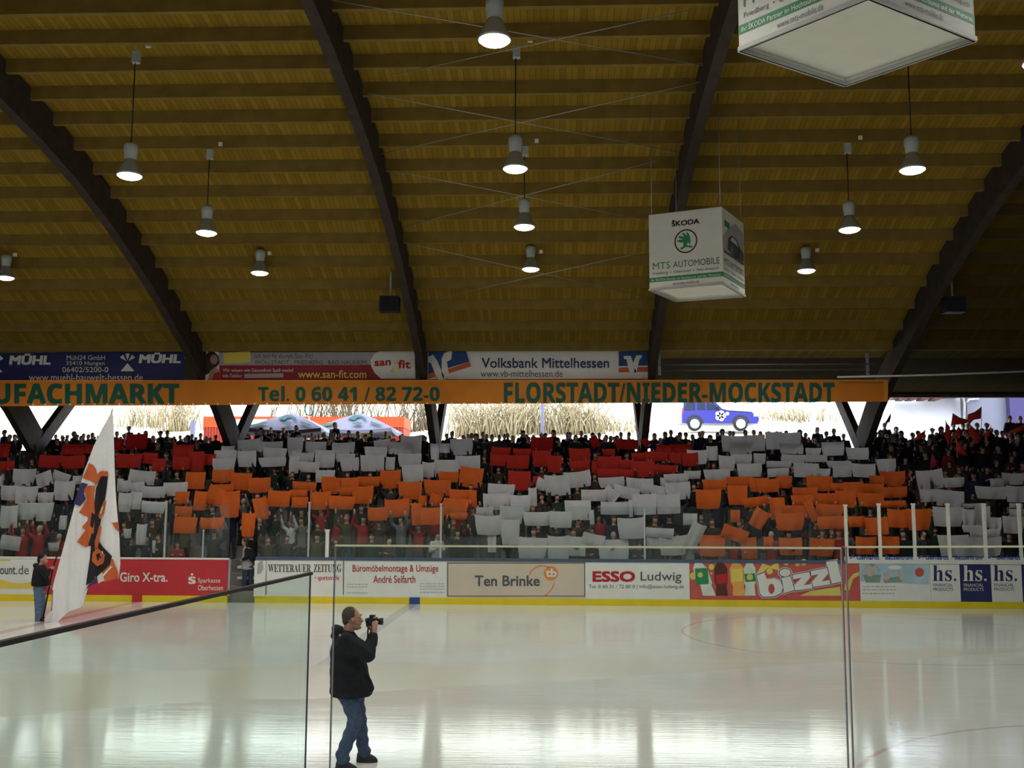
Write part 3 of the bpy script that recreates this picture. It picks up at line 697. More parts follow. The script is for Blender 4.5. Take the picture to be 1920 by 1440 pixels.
def lay_sf(r, Y):
    L(r, 'stripe', [M_lgrey, M_white, M_gold], lambda m: (px_poly(m, [(412, 661), (720, 660), (720, 684), (412, 685)], Y + .012, 0), px_poly(m, [(373, 656), (411, 656), (411, 711), (372, 713)], Y + .012, 1), px_poly(m, [(419, 661), (469, 659), (470, 679), (420, 682)], Y + .006, 2), px_poly(m, [(695, 675), (703, 662), (720, 655), (777, 653), (779, 710), (715, 710), (703, 700), (696, 687)], Y + .004, 1), px_poly(m, [(458, 701), (531, 700), (531, 708), (458, 709)], Y + .006, 0)))
    L(r, 'lettering', [M_grey, M_pale, M_gold, M_redl], lambda m: (px_text(m, 'Ich bin fit durch San-Fit!', (477, 663, 586, 672), Y, 0), px_text(m, 'WÖLLSTADT · FRIEDBERG · BAD NAUHEIM', (477, 674, 687, 683), Y, 0, fat=.01), px_text(m, 'Wir wissen wie Gesundheit Spaß macht!', (418, 691, 550, 699), Y, 1), px_text(m, 'Info-Telefon:', (418, 701, 454, 708), Y, 1), px_text(m, 'www.san-fit.com', (559, 694, 687, 709), Y, 2, fat=.02), px_text(m, 'san', (702, 677, 733, 687), Y, 3, fat=.05, rise=2), px_text(m, 'fit', (746, 675, 770, 691), Y, 3, fat=.05)))
    L(r, 'picture', [M_hairb, mat('print_face', (.42, .24, .18), .6, .08, 6), M_redl, M_gold], lambda m: (px_poly(m, [(380, 705), (384, 680), (386, 665), (392, 659), (402, 660), (410, 668), (411, 682), (404, 690), (392, 700)], Y + .006, 0), px_poly(m, disc(401, 674, 7, 9), Y, 1), px_poly(m, [(390, 712), (394, 695), (404, 688), (413, 697), (415, 712)], Y + .002, 1), px_poly(m, [(398, 712), (401, 700), (412, 697), (417, 712)], Y - .002, 2),
        px_poly(m, [(737, 672), (742, 680), (748, 668), (744, 681), (740, 682)], Y, 3), px_poly(m, [(731, 697), (741, 684), (738, 698)], Y, 3), px_poly(m, [(742, 684), (752, 696), (746, 694)], Y, 3)))
banner('red and white fitness banner with a dark haired woman at its left end', [(373, 656), (777, 653), (779, 710), (372, 713)], YU, M_sf, lay_sf)
M_bank = mat('bank_orange', (.55, .12, .03), .6, .06, 3); M_bblue = mat('bank_blue', (.025, .07, .20), .6, .08, 3)
def vlogo(m, o, u, v, Y, mi):
    """winged V on its square: o = top left corner, u = across, v = down (photo pixels)"""
    P = lambda a, b: (o[0] + u[0] * a + v[0] * b, o[1] + u[1] * a + v[1] * b)
    px_poly(m, [P(0, 0), P(1, 0), P(1, .7), P(0, .7)], Y, mi[0])
    px_poly(m, [P(0, .78), P(1, .78), P(1, 1), P(0, 1)], Y, mi[1])
    for q in ([(.17, .22), (.42, .22), (.5, .55), (.62, 1.02), (.38, 1.02), (.27, .38), (.2, .38)], [(.45, .8), (.56, .35), (.62, .2), (.83, .2), (.77, .36), (.72, .42), (.62, 1.02), (.45, 1.02)]): px_poly(m, [P(a, b) for a, b in q], Y - .008, mi[2])
def lay_vb(r, Y):
    L(r, 'lettering', [M_navy, M_grey], lambda m: (px_text(m, 'Volksbank Mittelhessen', (903, 671, 1142, 690), Y, 0, fat=.02), px_text(m, 'www.vb-mittelhessen.de', (901, 694, 1055, 707), Y, 1)))
    def lg(m):
        px_poly(m, [(803, 656), (873, 655), (880, 678), (803, 701)], Y, 0); px_poly(m, [(839, 692), (880, 679), (883, 687), (842, 700)], Y - .003, 1); px_poly(m, [(803, 701), (823, 694), (826, 704), (803, 710)], Y - .003, 1)
        px_poly(m, [(803, 669), (812, 665), (820, 677), (835, 712), (820, 712), (808, 681), (803, 679)], Y - .008, 2); px_poly(m, [(828, 700), (828, 672), (833, 662), (848, 656), (846, 674), (838, 678), (842, 706), (830, 712)], Y - .008, 2)
        vlogo(m, (1160, 659), (54, -1), (0, 39), Y, (0, 1, 2))
    L(r, 'logo', [M_bblue, M_bank, M_white], lg)
banner('white bank banner with navy lettering and a blue winged logo at each end', [(802, 655), (1216, 652), (1216, 710), (802, 711)], YU, M_white, lay_vb, .02)

# ================================================================ HANGING CUBES
def cube_thing(C, s, label, top=True):
    """C: bottom corners near, left, far, right (as seen from the camera)"""
    N_, Lc, Fc, Rc = [Vector(q) for q in C]; up = Vector((0, 0, 1))
    r = empty('advert_cube', (N_ + Fc) / 2 + up * s / 2)
    hang = (N_ + Fc) / 2 + up * s
    faces = {'front_left': (Lc, N_), 'front_right': (N_, Rc), 'back_right': (Rc, Fc), 'back_left': (Fc, Lc)}
    ctr = (N_ + Fc) / 2
    for k, (a, b) in faces.items():
        d = (b - a); nn = Vector((d.y, -d.x, 0)).normalized()
        if (nn.dot((a + b) / 2 - ctr)) < 0: nn = -nn
        P = lambda u, v, e=0.0: a + d * u + up * (s * v) + nn * e
        m = MB(); m.slab([P(0, 0), P(1, 0), P(1, 1), P(0, 1)], -nn * .02); f = m.build('side_panel', M_cube, r)
        m = MB()
        e = .004
        q = lambda x0, y0, x1, y1, mi, ee=e: m.slab([P(x0, y0, ee), P(x1, y0, ee), P(x1, y1, ee), P(x0, y1, ee)], -nn * .003, mi)
        T = lambda t, x0, y0, x1, y1, mi, fat=0.0, ee=.008: letters(m, t, lambda u, v: P(x0 + (x1 - x0) * u, y0 + (y1 - y0) * v, ee), mi, fat)
        q(0, .105, 1, .165, 2)
        T('Ihr ŠKODA Partner im Hochtaunus und der Wetterau', .03, .115, .97, .155, 3, ee=.011)
        T('www.mts-mobile.de', .32, .045, .68, .085, 1)
        T('Friedberg  •  Oberursel  •  Neu-Anspach', .05, .19, .95, .235, 1)
        if k in ('front_left', 'back_right', 'back_left') or True:
            T('MTS', .05, .27, .29, .36, 2); T('AUTOMOBILE', .33, .27, .96, .355, 1)
        if k in ('front_left', 'back_right'):
            T('ŠKODA', .32, .815, .70, .90, 4, .05)
            R = lambda pts, mi, ee=e: m.slab([P(.51 + x, .605 + y, ee) for x, y in pts], -nn * .002, mi)
            R(arc_band(0, 0, .148, .018, 0, 359.9, 32), 4)
            R([(-.09, -.085), (-.04, -.07), (-.03, -.02), (-.11, .0), (-.12, .025), (-.04, .03), (-.10, .055), (-.09, .08), (-.02, .06), (-.05, .10), (-.03, .115), (.02, .07), (.01, .11), (.03, .115), (.06, .05), (.065, -.01), (.05, -.06), (.10, -.075), (.08, -.095), (.0, -.075), (-.06, -.105)], 2)
            m.slab([P(.51 + x * .018 + .033, .605 + y * .018 - .045, e + .004) for x, y in disc(0, 0, 1, n=10)], -nn * .002, 0)
        else:
            q(.10, .78, .34, .86, 2); q(.05, .42, .97, .46, 1)
            m.slab([P(x, y, e) for x, y in ((.03, .45), (.02, .62), (.25, .78), (.62, .92), (.97, .86), (.99, .45))], -nn * .002, 5)
            m.slab([P(x, y, e + .004) for x, y in ((.22, .50), (.25, .64), (.42, .72), (.66, .70), (.86, .60), (.95, .58), (.96, .48), (.5, .44))], -nn * .002, 4)
            for cx in (.40, .82): m.slab([P(cx + x * .07, .50 + y * .075, e + .008) for x, y in disc(0, 0, 1, n=14)], -nn * .002, 1)
            m.slab([P(x, y, e + .008) for x, y in ((.34, .64), (.44, .70), (.62, .68), (.72, .62))], -nn * .002, 6)
        m.build('print', [M_cube, M_grey, M_sgreen, M_pale, M_ink, M_lgrey, M_sky], f)
    fr = MB()
    for a, b in ((Lc, N_), (N_, Rc), (Rc, Fc), (Fc, Lc)):
        fr.bar(a + up * .025, b + up * .025, .05, .05)
    fr.build('bottom_frame', mat('cube_frame', (.40, .41, .38), .5, .05, 5), r)
    pl = MB(); ins = lambda p: p + (ctr - p) * .03
    pl.slab([ins(N_) + up * .09, ins(Lc) + up * .09, ins(Fc) + up * .09, ins(Rc) + up * .09], up * .01); pl.build('bottom_panel', M_cube, r)
    tp = MB(); tp.slab([N_ + up * (s - .01), Lc + up * (s - .01), Fc + up * (s - .01), Rc + up * (s - .01)], up * .02); tp.build('top_panel', M_cube, r)
    for p in (N_, Lc, Fc, Rc):
        pp = ins(ins(p)) + up * s; w = MB(); w.tube([pp, (pp.x, pp.y, deck_z(pp.y) - .02)], .008, 5); w.build('hanging_wire', M_steel, r)
    return tag(r, label, 'advert cube', 'white advert cubes under the roof')
M_cube = mat('cube_white', (.70, .70, .63), .6, .03, 4)
HC = 5.2
def corner(x, y): d = at(x, y, 1.0) - CAM; return CAM + d * (HC / d.z)
n1, l1, f1, r1 = corner(1356, 533), corner(1218, 545), corner(1268, 566), corner(1397, 557)
s1 = (at(1354, 388, n1.y).z - n1.z)
cube_thing((n1, l1, f1, r1), s1, 'lower white advert cube with round green logo hanging before the arch')
l2, f2, r2 = corner(1386, 97), corner(1585, 162), corner(1829, 78)
cube_thing((l2 + r2 - f2, l2, f2, r2), s1, 'large white advert cube cut off by the top of the photo')

# ================================================================ OUTSIDE
M_grass = mat('dry_grass', (.50, .48, .36), .95, .25, .6)
HILL = [(44.6, 4.2), (50, 4.6), (53.5, 5.2), (56, 6.6), (60, 7.2), (66, 8.8), (75, 12.5), (95, 19), (120, 24)]
mb = MB(); nx = 46; rr = random.Random(2)
vs = []
for j, (y, z) in enumerate(HILL):
    for i in range(nx + 1): vs.append((-75 + 150 * i / nx, y, z + (rr.uniform(-.25, .25) if j > 2 else 0)))
fs = [(j * (nx + 1) + i, j * (nx + 1) + i + 1, (j + 1) * (nx + 1) + i + 1, (j + 1) * (nx + 1) + i) for j in range(len(HILL) - 1) for i in range(nx)]
mb.add(vs, fs, 0, True); struct(mb.build('ground', M_grass))
def hz(y): return interp(HILL, y)
mb = MB(); mb.span((XL, 43.75, 4.2), (XR, 44.45, 4.62)); struct(mb.build('floor_back_step', M_conc))
mb = MB(); mb.span((XL, 44.45, 4.1), (XR, 44.6, 5.25)); struct(mb.build('wall_back_parapet', M_gable))
# reeds and bare shrubs on the slope
M_reed = mat('pale_reed', (.30, .25, .15), .9, .3, 4); M_twig = mat('dark_twig', (.13, .10, .06), .9, .3, 4)
def shrub(px, Y, w, h, n, m, label, seed, droop=.5):
    rr = random.Random(seed); b = at(px, 900, Y); r = MB(); z0 = hz(Y)
    for _ in range(n):
        x = b.x + rr.gauss(0, w * .42); y = Y + rr.uniform(-.8, .8); a = rr.uniform(-1, 1); hh = h * rr.uniform(.5, 1.1)
        zz = hz(y) - .05
        pts = [(x + a * hh * .55 * (t ** 1.6), y + rr.uniform(-.1, .1), zz + hh * (t - droop * .55 * t ** 3)) for t in (0, .3, .6, .85, 1.0)]
        r.tube(pts, .035, 4, 0, .012)
    return tag(r.build('dry_shrub', m), label, 'shrub', 'dry shrubs on the slope outside')
shrub(905, 57, 2.4, 3.0, 210, M_reed, 'dry reed clump outside between the middle arches, left one', 1)
shrub(985, 58, 2.0, 3.0, 170, M_reed, 'dry reed clump outside just left of the lamp post', 2)
shrub(1075, 58.5, 2.4, 3.0, 200, M_reed, 'dry reed clump outside just right of the lamp post', 3)
shrub(1130, 60, 2.5, 1.4, 120, M_reed, 'low dry clump outside beside the fourth arch foot', 8)
shrub(330, 60, 1.6, 2.6, 90, M_reed, 'dry shrub outside right of the flag tip', 4, .2)
shrub(270, 62, 2.2, 2.0, 90, M_reed, 'low dry shrub outside behind the flag', 5, .3)
shrub(775, 60, 1.4, 2.8, 70, M_twig, 'thin bare shrub outside at the right end of the red container', 6, .2)
shrub(640, 62, 4.5, 3.4, 120, M_twig, 'bare branches outside above the two parasols', 9, .2)
shrub(1500, 64, 4, 1.2, 120, M_reed, 'low dry grass clump outside right of the blue car', 7)
# posts
def pole(px, y0, y1, Y, r_, m, label, cat='post', name='lamp_post'):
    a = at(px, y0, Y); r = MB(); r.tube([(a.x, Y, hz(Y) - .05), (a.x, Y, a.z)], r_, 8); return tag(r.build(name, m), label, cat)
pole(1017, 740, 815, 50, .09, mat('post_blue', (.10, .10, .16), .5, .05, 4), 'pale blue post outside before the reeds', name='lamp_post')
pole(362, 789, 840, 50, .13, mat('post_blue', (.10, .10, .16), .5, .05, 4), 'short thick post outside left of the red container', name='marker_post')
pole(1524, 752, 812, 62, .14, M_white, 'white post outside right of the blue car', name='marker_post')
r = empty('basketball_ring', at(580, 770, 50))
m = MB(); q = [at(580 + 8.5 * math.cos(a * .314), 766 + 13 * math.sin(a * .314), 50) for a in range(21)]; m.tube(q, .035, 6); m.build('ring', mat('teal', (.006, .06, .05), .5, .05, 4), r)
m = MB(); q = at(580, 779, 50); m.tube([(q.x, 50, hz(50)), q], .03, 6); m.build('pole', M_steel, r)
tag(r, 'teal ring shaped sign outside above the parasols', 'sign'); r.name = 'ring_sign'
# red container kiosk
M_cont = mat('container_red', (.26, .025, .010), .6, .08, 2); M_conto = mat('container_orange', (.38, .055, .010), .6, .08, 2)
YC2 = 52.0
a = at(383, 781, YC2); b = at(757, 781, YC2)
r = empty('container', ((a.x + b.x) / 2, YC2 + 1.2, hz(YC2)))
m = MB(); nrib = 70
for k in range(nrib):
    x0 = a.x + (b.x - a.x) * k / nrib; x1 = a.x + (b.x - a.x) * (k + .55) / nrib
    m.span((x0, YC2 - .04, hz(YC2) + .1), (x1, YC2 + .02, a.z - .55))
m.span((a.x, YC2, hz(YC2) - .1), (b.x, YC2 + 2.4, a.z - .02)); m.build('corrugated_wall', M_cont, r)
m = MB(); m.span((a.x - .03, YC2 - .05, a.z - .55), (b.x + .03, YC2 + 2.45, a.z)); m.build('roof_band', M_conto, r)
p, q = at(443, 786, YC2 - .12), at(500, 806, YC2 - .12)
m = MB(); m.span((p.x, YC2 - .12, q.z), (q.x, YC2 - .06, p.z)); m.build('sign_panel', M_white, r)
tag(r, 'long red and orange container kiosk behind the parasols', 'container')
p, q = at(571, 806, 50), at(619, 836, 50)
m = MB(); m.span((p.x, 50, q.z), (q.x, 50.5, p.z)); tag(m.build('counter_board', mat('board_yellow', (.20, .165, .012), .6, .06, 3)), 'yellow board under the left parasol', 'board')
p, q = at(658, 809, 50), at(692, 816, 50)
m = MB(); m.span((p.x, 50, q.z), (q.x, 50.3, p.z)); tag(m.build('counter_board', mat('board_yellow', (.20, .165, .012), .6, .06, 3)), 'small yellow board under the right parasol', 'board')
# parasols
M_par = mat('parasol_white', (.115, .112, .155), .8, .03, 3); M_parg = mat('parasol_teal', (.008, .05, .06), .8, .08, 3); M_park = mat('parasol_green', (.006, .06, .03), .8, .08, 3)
def parasol(px, w, Y, label):
    ap = at(px, 774, Y); e = at(px, 803, Y - 1.2); hw = (at(px + w / 2, 800, Y).x - at(px - w / 2, 800, Y).x) / 2; ed = e.z
    r = empty('parasol', (ap.x, Y, hz(Y)))
    n = 4; m = MB(); c = [(ap.x + hw * math.sqrt(2) * math.cos(math.radians(a_)), Y + hw * .9 * math.sqrt(2) * math.sin(math.radians(a_)), ed) for a_ in (225, 315, 45, 135)]
    rim = []
    for i in range(4):
        p_ = Vector(c[i]); q_ = Vector(c[(i + 1) % 4]); rim += [p_.lerp(q_, t) + Vector((0, 0, -.12 * math.sin(math.pi * t))) for t in (0, .25, .5, .75)]
    A = Vector(ap); N2 = len(rim)
    mid = [A.lerp(p_, .5) + Vector((0, 0, .05)) for p_ in rim]
    m.add([A] + mid + rim + [p_ + Vector((0, 0, -.16)) for p_ in rim], [(0, 1 + i, 1 + (i + 1) % N2) for i in range(N2)] + [(1 + i, 1 + N2 + i, 1 + N2 + (i + 1) % N2, 1 + (i + 1) % N2) for i in range(N2)] + [(1 + N2 + i, 1 + 2 * N2 + i, 1 + 2 * N2 + (i + 1) % N2, 1 + N2 + (i + 1) % N2) for i in range(N2)])
    cv = m.build('canopy', M_par, r)
    # printed swirls on the two visible panels
    m = MB()
    def on(i, pts, mi):
        p_, q_ = Vector(c[i]), Vector(c[(i + 1) % 4]); nn = (p_ - A).cross(q_ - A).normalized()
        if nn.z < 0: nn = -nn
        m.slab([A + (p_ - A) * u * (1 - v) + (q_ - A) * u * v + nn * .08 for u, v in pts], nn * .004, mi)
    on(0, [(.25, .3), (.5, .25), (.62, .45), (.45, .5), (.4, .62), (.7, .7), (.45, .75), (.28, .6)], 0); on(0, [(.98, .0), (.75, .12), (.8, .22), (.98, .16)], 1)
    on(0, [(.85, .45), (.7, .55), (.8, .62), (.97, .58)], 0); on(0, [(.8, .75), (.68, .8), (.95, .9), (.97, .84)], 0)
    m.build('print', [M_parg, M_park], cv)
    m = MB(); m.tube([(ap.x, Y, hz(Y)), (ap.x, Y, ap.z + .12)], .05, 8); m.build('pole', M_steel, r)
    for i in range(4): m = MB(); m.tube([A + Vector((0, 0, -.1)), Vector(c[i]) + Vector((0, 0, -.05))], .025, 5); m.build('rib', M_steel, r)
    return tag(r, label, 'parasol', 'parasols outside the hall')
parasol(548, 138, 46.5, 'left one of two pale parasols with teal print outside')
parasol(676, 138, 49.9, 'right one of two pale parasols with teal print outside')
# blue off-road car on the slope
def car(px0, px1, ybase, Y):
    a, b = at(px0, ybase, Y), at(px1, ybase, Y); Lx = b.x - a.x; z0 = a.z; W = 1.9
    r = empty('car', ((a.x + b.x) / 2, Y + W / 2, z0)); X = lambda u: a.x + Lx * u; Z = lambda v: z0 + v
    body = [(.0, .45), (.0, .95), (.015, 1.12), (.03, 1.72), (.06, 1.80), (.40, 1.80), (.52, 1.22), (.60, 1.12), (.93, 1.02), (.985, .92), (1.0, .62), (.98, .42)]
    m = MB(); m.slab([(X(u), Y, Z(v)) for u, v in body], W); bd = m.build('body', mat('car_blue', (.028, .030, .22), .3, .05, 3), r)
    m = MB(); m.slab([(X(u), Y + .1, Z(v)) for u, v in ((.04, 1.74), (.06, 1.86), (.40, 1.86), (.43, 1.74))], W - .2); m.build('roof', mat('car_roof', (.7, .72, .78), .3, .03, 3), r)
    gls = mat('car_window', (.02, .03, .06), .1, .1, 3)
    for q in ([(.035, 1.16), (.05, 1.66), (.17, 1.66), (.175, 1.16)], [(.20, 1.20), (.205, 1.66), (.30, 1.66), (.305, 1.18)], [(.325, 1.18), (.325, 1.66), (.40, 1.66), (.485, 1.20)]):
        m = MB(); m.slab([(X(u), Y - .012, Z(v)) for u, v in q], .02); m.build('side_window', gls, r)
    m = MB(); m.slab([(X(.405), Y + .12, Z(1.77)), (X(.405), Y + W - .12, Z(1.77)), (X(.525), Y + W - .12, Z(1.23)), (X(.525), Y + .12, Z(1.23))], (.03, 0, .02)); m.build('windscreen', gls, r)
    m = MB(); m.slab([(X(.50), Y + .05, Z(1.27)), (X(.60), Y + .05, Z(1.16)), (X(.93), Y + .05, Z(1.06)), (X(.93), Y + W - .05, Z(1.06)), (X(.60), Y + W - .05, Z(1.16)), (X(.5), Y + W - .05, Z(1.27))], (0, 0, .02)); m.build('bonnet', mat('car_blue', (.028, .030, .22)), r)
    for u in (.165, .76):
        m = MB(); ax = Matrix.Rotation(math.radians(90), 3, 'X')
        m.lathe([(.36, -.24), (.40, -.2), (.40, 0), (.36, .04)], (X(u), Y - .01, Z(.40)), 20, 0, ax); w = m.build('wheel', M_black, r)
        m = MB(); m.lathe([(.27, .03), (.25, .06), (.05, .05)], (X(u), Y - .01, Z(.40)), 16, 0, ax); m.build('hub', M_pale, w)
        m = MB()
        m.slab([(X(u) + math.cos(t * math.pi / 8) * .5, Y - .02, Z(.42) + math.sin(t * math.pi / 8) * .5) for t in range(9)] + [(X(u) + math.cos(t * math.pi / 8) * .42, Y - .02, Z(.42) + math.sin(t * math.pi / 8) * .42) for t in range(8, -1, -1)], .05); m.build('wheel_arch', M_ink, r)
    m = MB()
    for i in range(5): m.slab([(X(.50) + .16 * math.cos(i * 1.257) + .15 * math.cos(t * .63), Y - .012, Z(.86) + .16 * math.sin(i * 1.257) + .15 * math.sin(t * .63)) for t in range(10)], .008)
    m.slab([(X(.59) + .1 * math.cos(t * .63), Y - .012, Z(.98) + .1 * math.sin(t * .63)) for t in range(10)], .008)
    m.build('flower_decal', M_white, r)
    m = MB(); m.slab([(X(.93), Y - .01, Z(.82)), (X(.985), Y - .01, Z(.84)), (X(.98), Y - .01, Z(.96)), (X(.93), Y - .01, Z(.98))], .2); m.build('headlamp', M_pale, r)
    m = MB(); m.slab([(X(.0), Y - .01, Z(.98)), (X(.018), Y - .01, Z(.98)), (X(.024), Y - .01, Z(1.3)), (X(.01), Y - .01, Z(1.3))], .1); m.build('tail_lamp', M_redl, r)
    m = MB(); m.box((X(.47), Y - .1, Z(1.28)), (.12, .18, .16)); m.build('wing_mirror', M_black, r)
    return tag(r, 'blue off-road car with a white flower decal parked on the slope outside', 'car')
car(1279, 1424, 808, 58.5)
r = empty('car', at(1487, 770, 75)); q = at(1487, 772, 75)
m = MB(); m.slab([(q.x - .9, 75, q.z - .9), (q.x + .9, 75, q.z - .9), (q.x + .9, 75, q.z + .1), (q.x + .65, 75, q.z + .75), (q.x - .65, 75, q.z + .75), (q.x - .9, 75, q.z + .1)], 3.6); m.build('body', mat('car_silver', (.45, .48, .60), .4, .05, 3), r)
m = MB(); m.slab([(q.x - .75, 74.98, q.z + .12), (q.x + .75, 74.98, q.z + .12), (q.x + .55, 74.98, q.z + .65), (q.x - .55, 74.98, q.z + .65)], .05); m.build('windscreen', mat('car_window', (.02, .03, .06)), r)
for s in (-1, 1): m = MB(); m.span((q.x + s * .75 - .12, 75.2, q.z - 1.15), (q.x + s * .75 + .12, 75.9, q.z - .5)); m.build('wheel', M_black, r)
tag(r, 'silver car far up the slope right of the blue car', 'car')
# white building with a tiled eave at the right
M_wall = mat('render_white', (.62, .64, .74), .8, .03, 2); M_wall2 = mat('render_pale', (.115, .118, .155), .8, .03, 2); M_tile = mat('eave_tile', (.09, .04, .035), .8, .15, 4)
YW = 50.0
r = empty('building', at(1790, 800, YW))
a, b, c_ = at(1676, 735, YW), at(1812, 735, YW), at(1990, 735, YW)
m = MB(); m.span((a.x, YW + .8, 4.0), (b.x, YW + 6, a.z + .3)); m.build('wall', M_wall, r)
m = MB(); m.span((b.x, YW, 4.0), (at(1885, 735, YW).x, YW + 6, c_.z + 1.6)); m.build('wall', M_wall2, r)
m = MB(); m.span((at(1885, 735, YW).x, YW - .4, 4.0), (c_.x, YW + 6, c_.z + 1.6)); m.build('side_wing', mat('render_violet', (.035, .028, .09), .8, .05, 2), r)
m = MB()
m.slab([at(1740, 741, YW - .3), at(1806, 738, YW - .3), at(1806, 734, YW - .3), at(1740, 736, YW - .3)], 1.2); m.slab([at(1676, 747, YW - .3), at(1806, 743, YW - .3), at(1806, 739, YW - .3), at(1676, 743, YW - .3)], .9); m.build('eave', M_tile, r)
for px in (1690, 1708, 1730, 1752): p = at(px, 747.5, YW - .2); m = MB(); m.box(p, (.28, 1.0, .16)); m.build('rafter_end', M_tile, r)
m = MB(); m.tube([at(1676, 741, YW - .45), at(1796, 741, YW - .45), at(1806, 746, YW - .3), at(1808, 756, YW - .15), at(1808, 830, YW - .15)], .06, 8); m.build('gutter', M_steel, r)
m = MB(); m.tube([at(1812, 755, YW - .1), at(1818, 749, YW - .1), at(1835, 748, YW - .1)], .05, 8); m.build('drain_pipe', M_steel, r)
tag(r, 'white building outside at right with a tiled eave and gutter pipe', 'building')
r = empty('fence', at(1660, 800, 48)); m = MB()
for k in range(9): m.slab([at(1628 + k * 6, 828 - k * 6, 48), at(1632 + k * 6, 828 - k * 6, 48), at(1674, 788 - k * 4, 48), at(1674, 785 - k * 4, 48)], .04)
m.build('slat', mat('fence_white', (.6, .6, .62), .7, .04, 3), r)
for px in (1652, 1672): p = at(px, 760, 48); m = MB(); m.span((p.x - .06, 47.9, 4.4), (p.x + .06, 48.1, p.z)); m.build('fence_post', M_white, r)
tag(r, 'pale slatted fence outside between the last arch and the white building', 'fence')
# ================================================================ THE CROWD
COLS = [(-99, 79, 'yellow-wave board'), (79, 427, 'red bank board'), (427, 498, 'gate opening'), (498, 645, 'newspaper board'), (645, 838, 'removals board'), (838, 1097, 'beige board'),
        (1097, 1293, 'fuel board'), (1293, 1612, 'drink board'), (1612, 1744, 'children board'), (1744, 1800, 'first serif-letter board'), (1800, 1858, 'navy serif-letter board'), (1858, 2100, 'last serif-letter board')]
def col_of(px):
    for a, b, t in COLS:
        if px < b: return t
ORD = ['first', 'second', 'third', 'fourth', 'fifth', 'sixth', 'seventh', 'eighth', 'ninth', 'tenth', 'eleventh', 'twelfth'] + ['%dth' % i if i % 10 not in (1, 2, 3) else '%d%s' % (i, {1: 'st', 2: 'nd', 3: 'rd'}[i % 10]) for i in range(13, 99)]
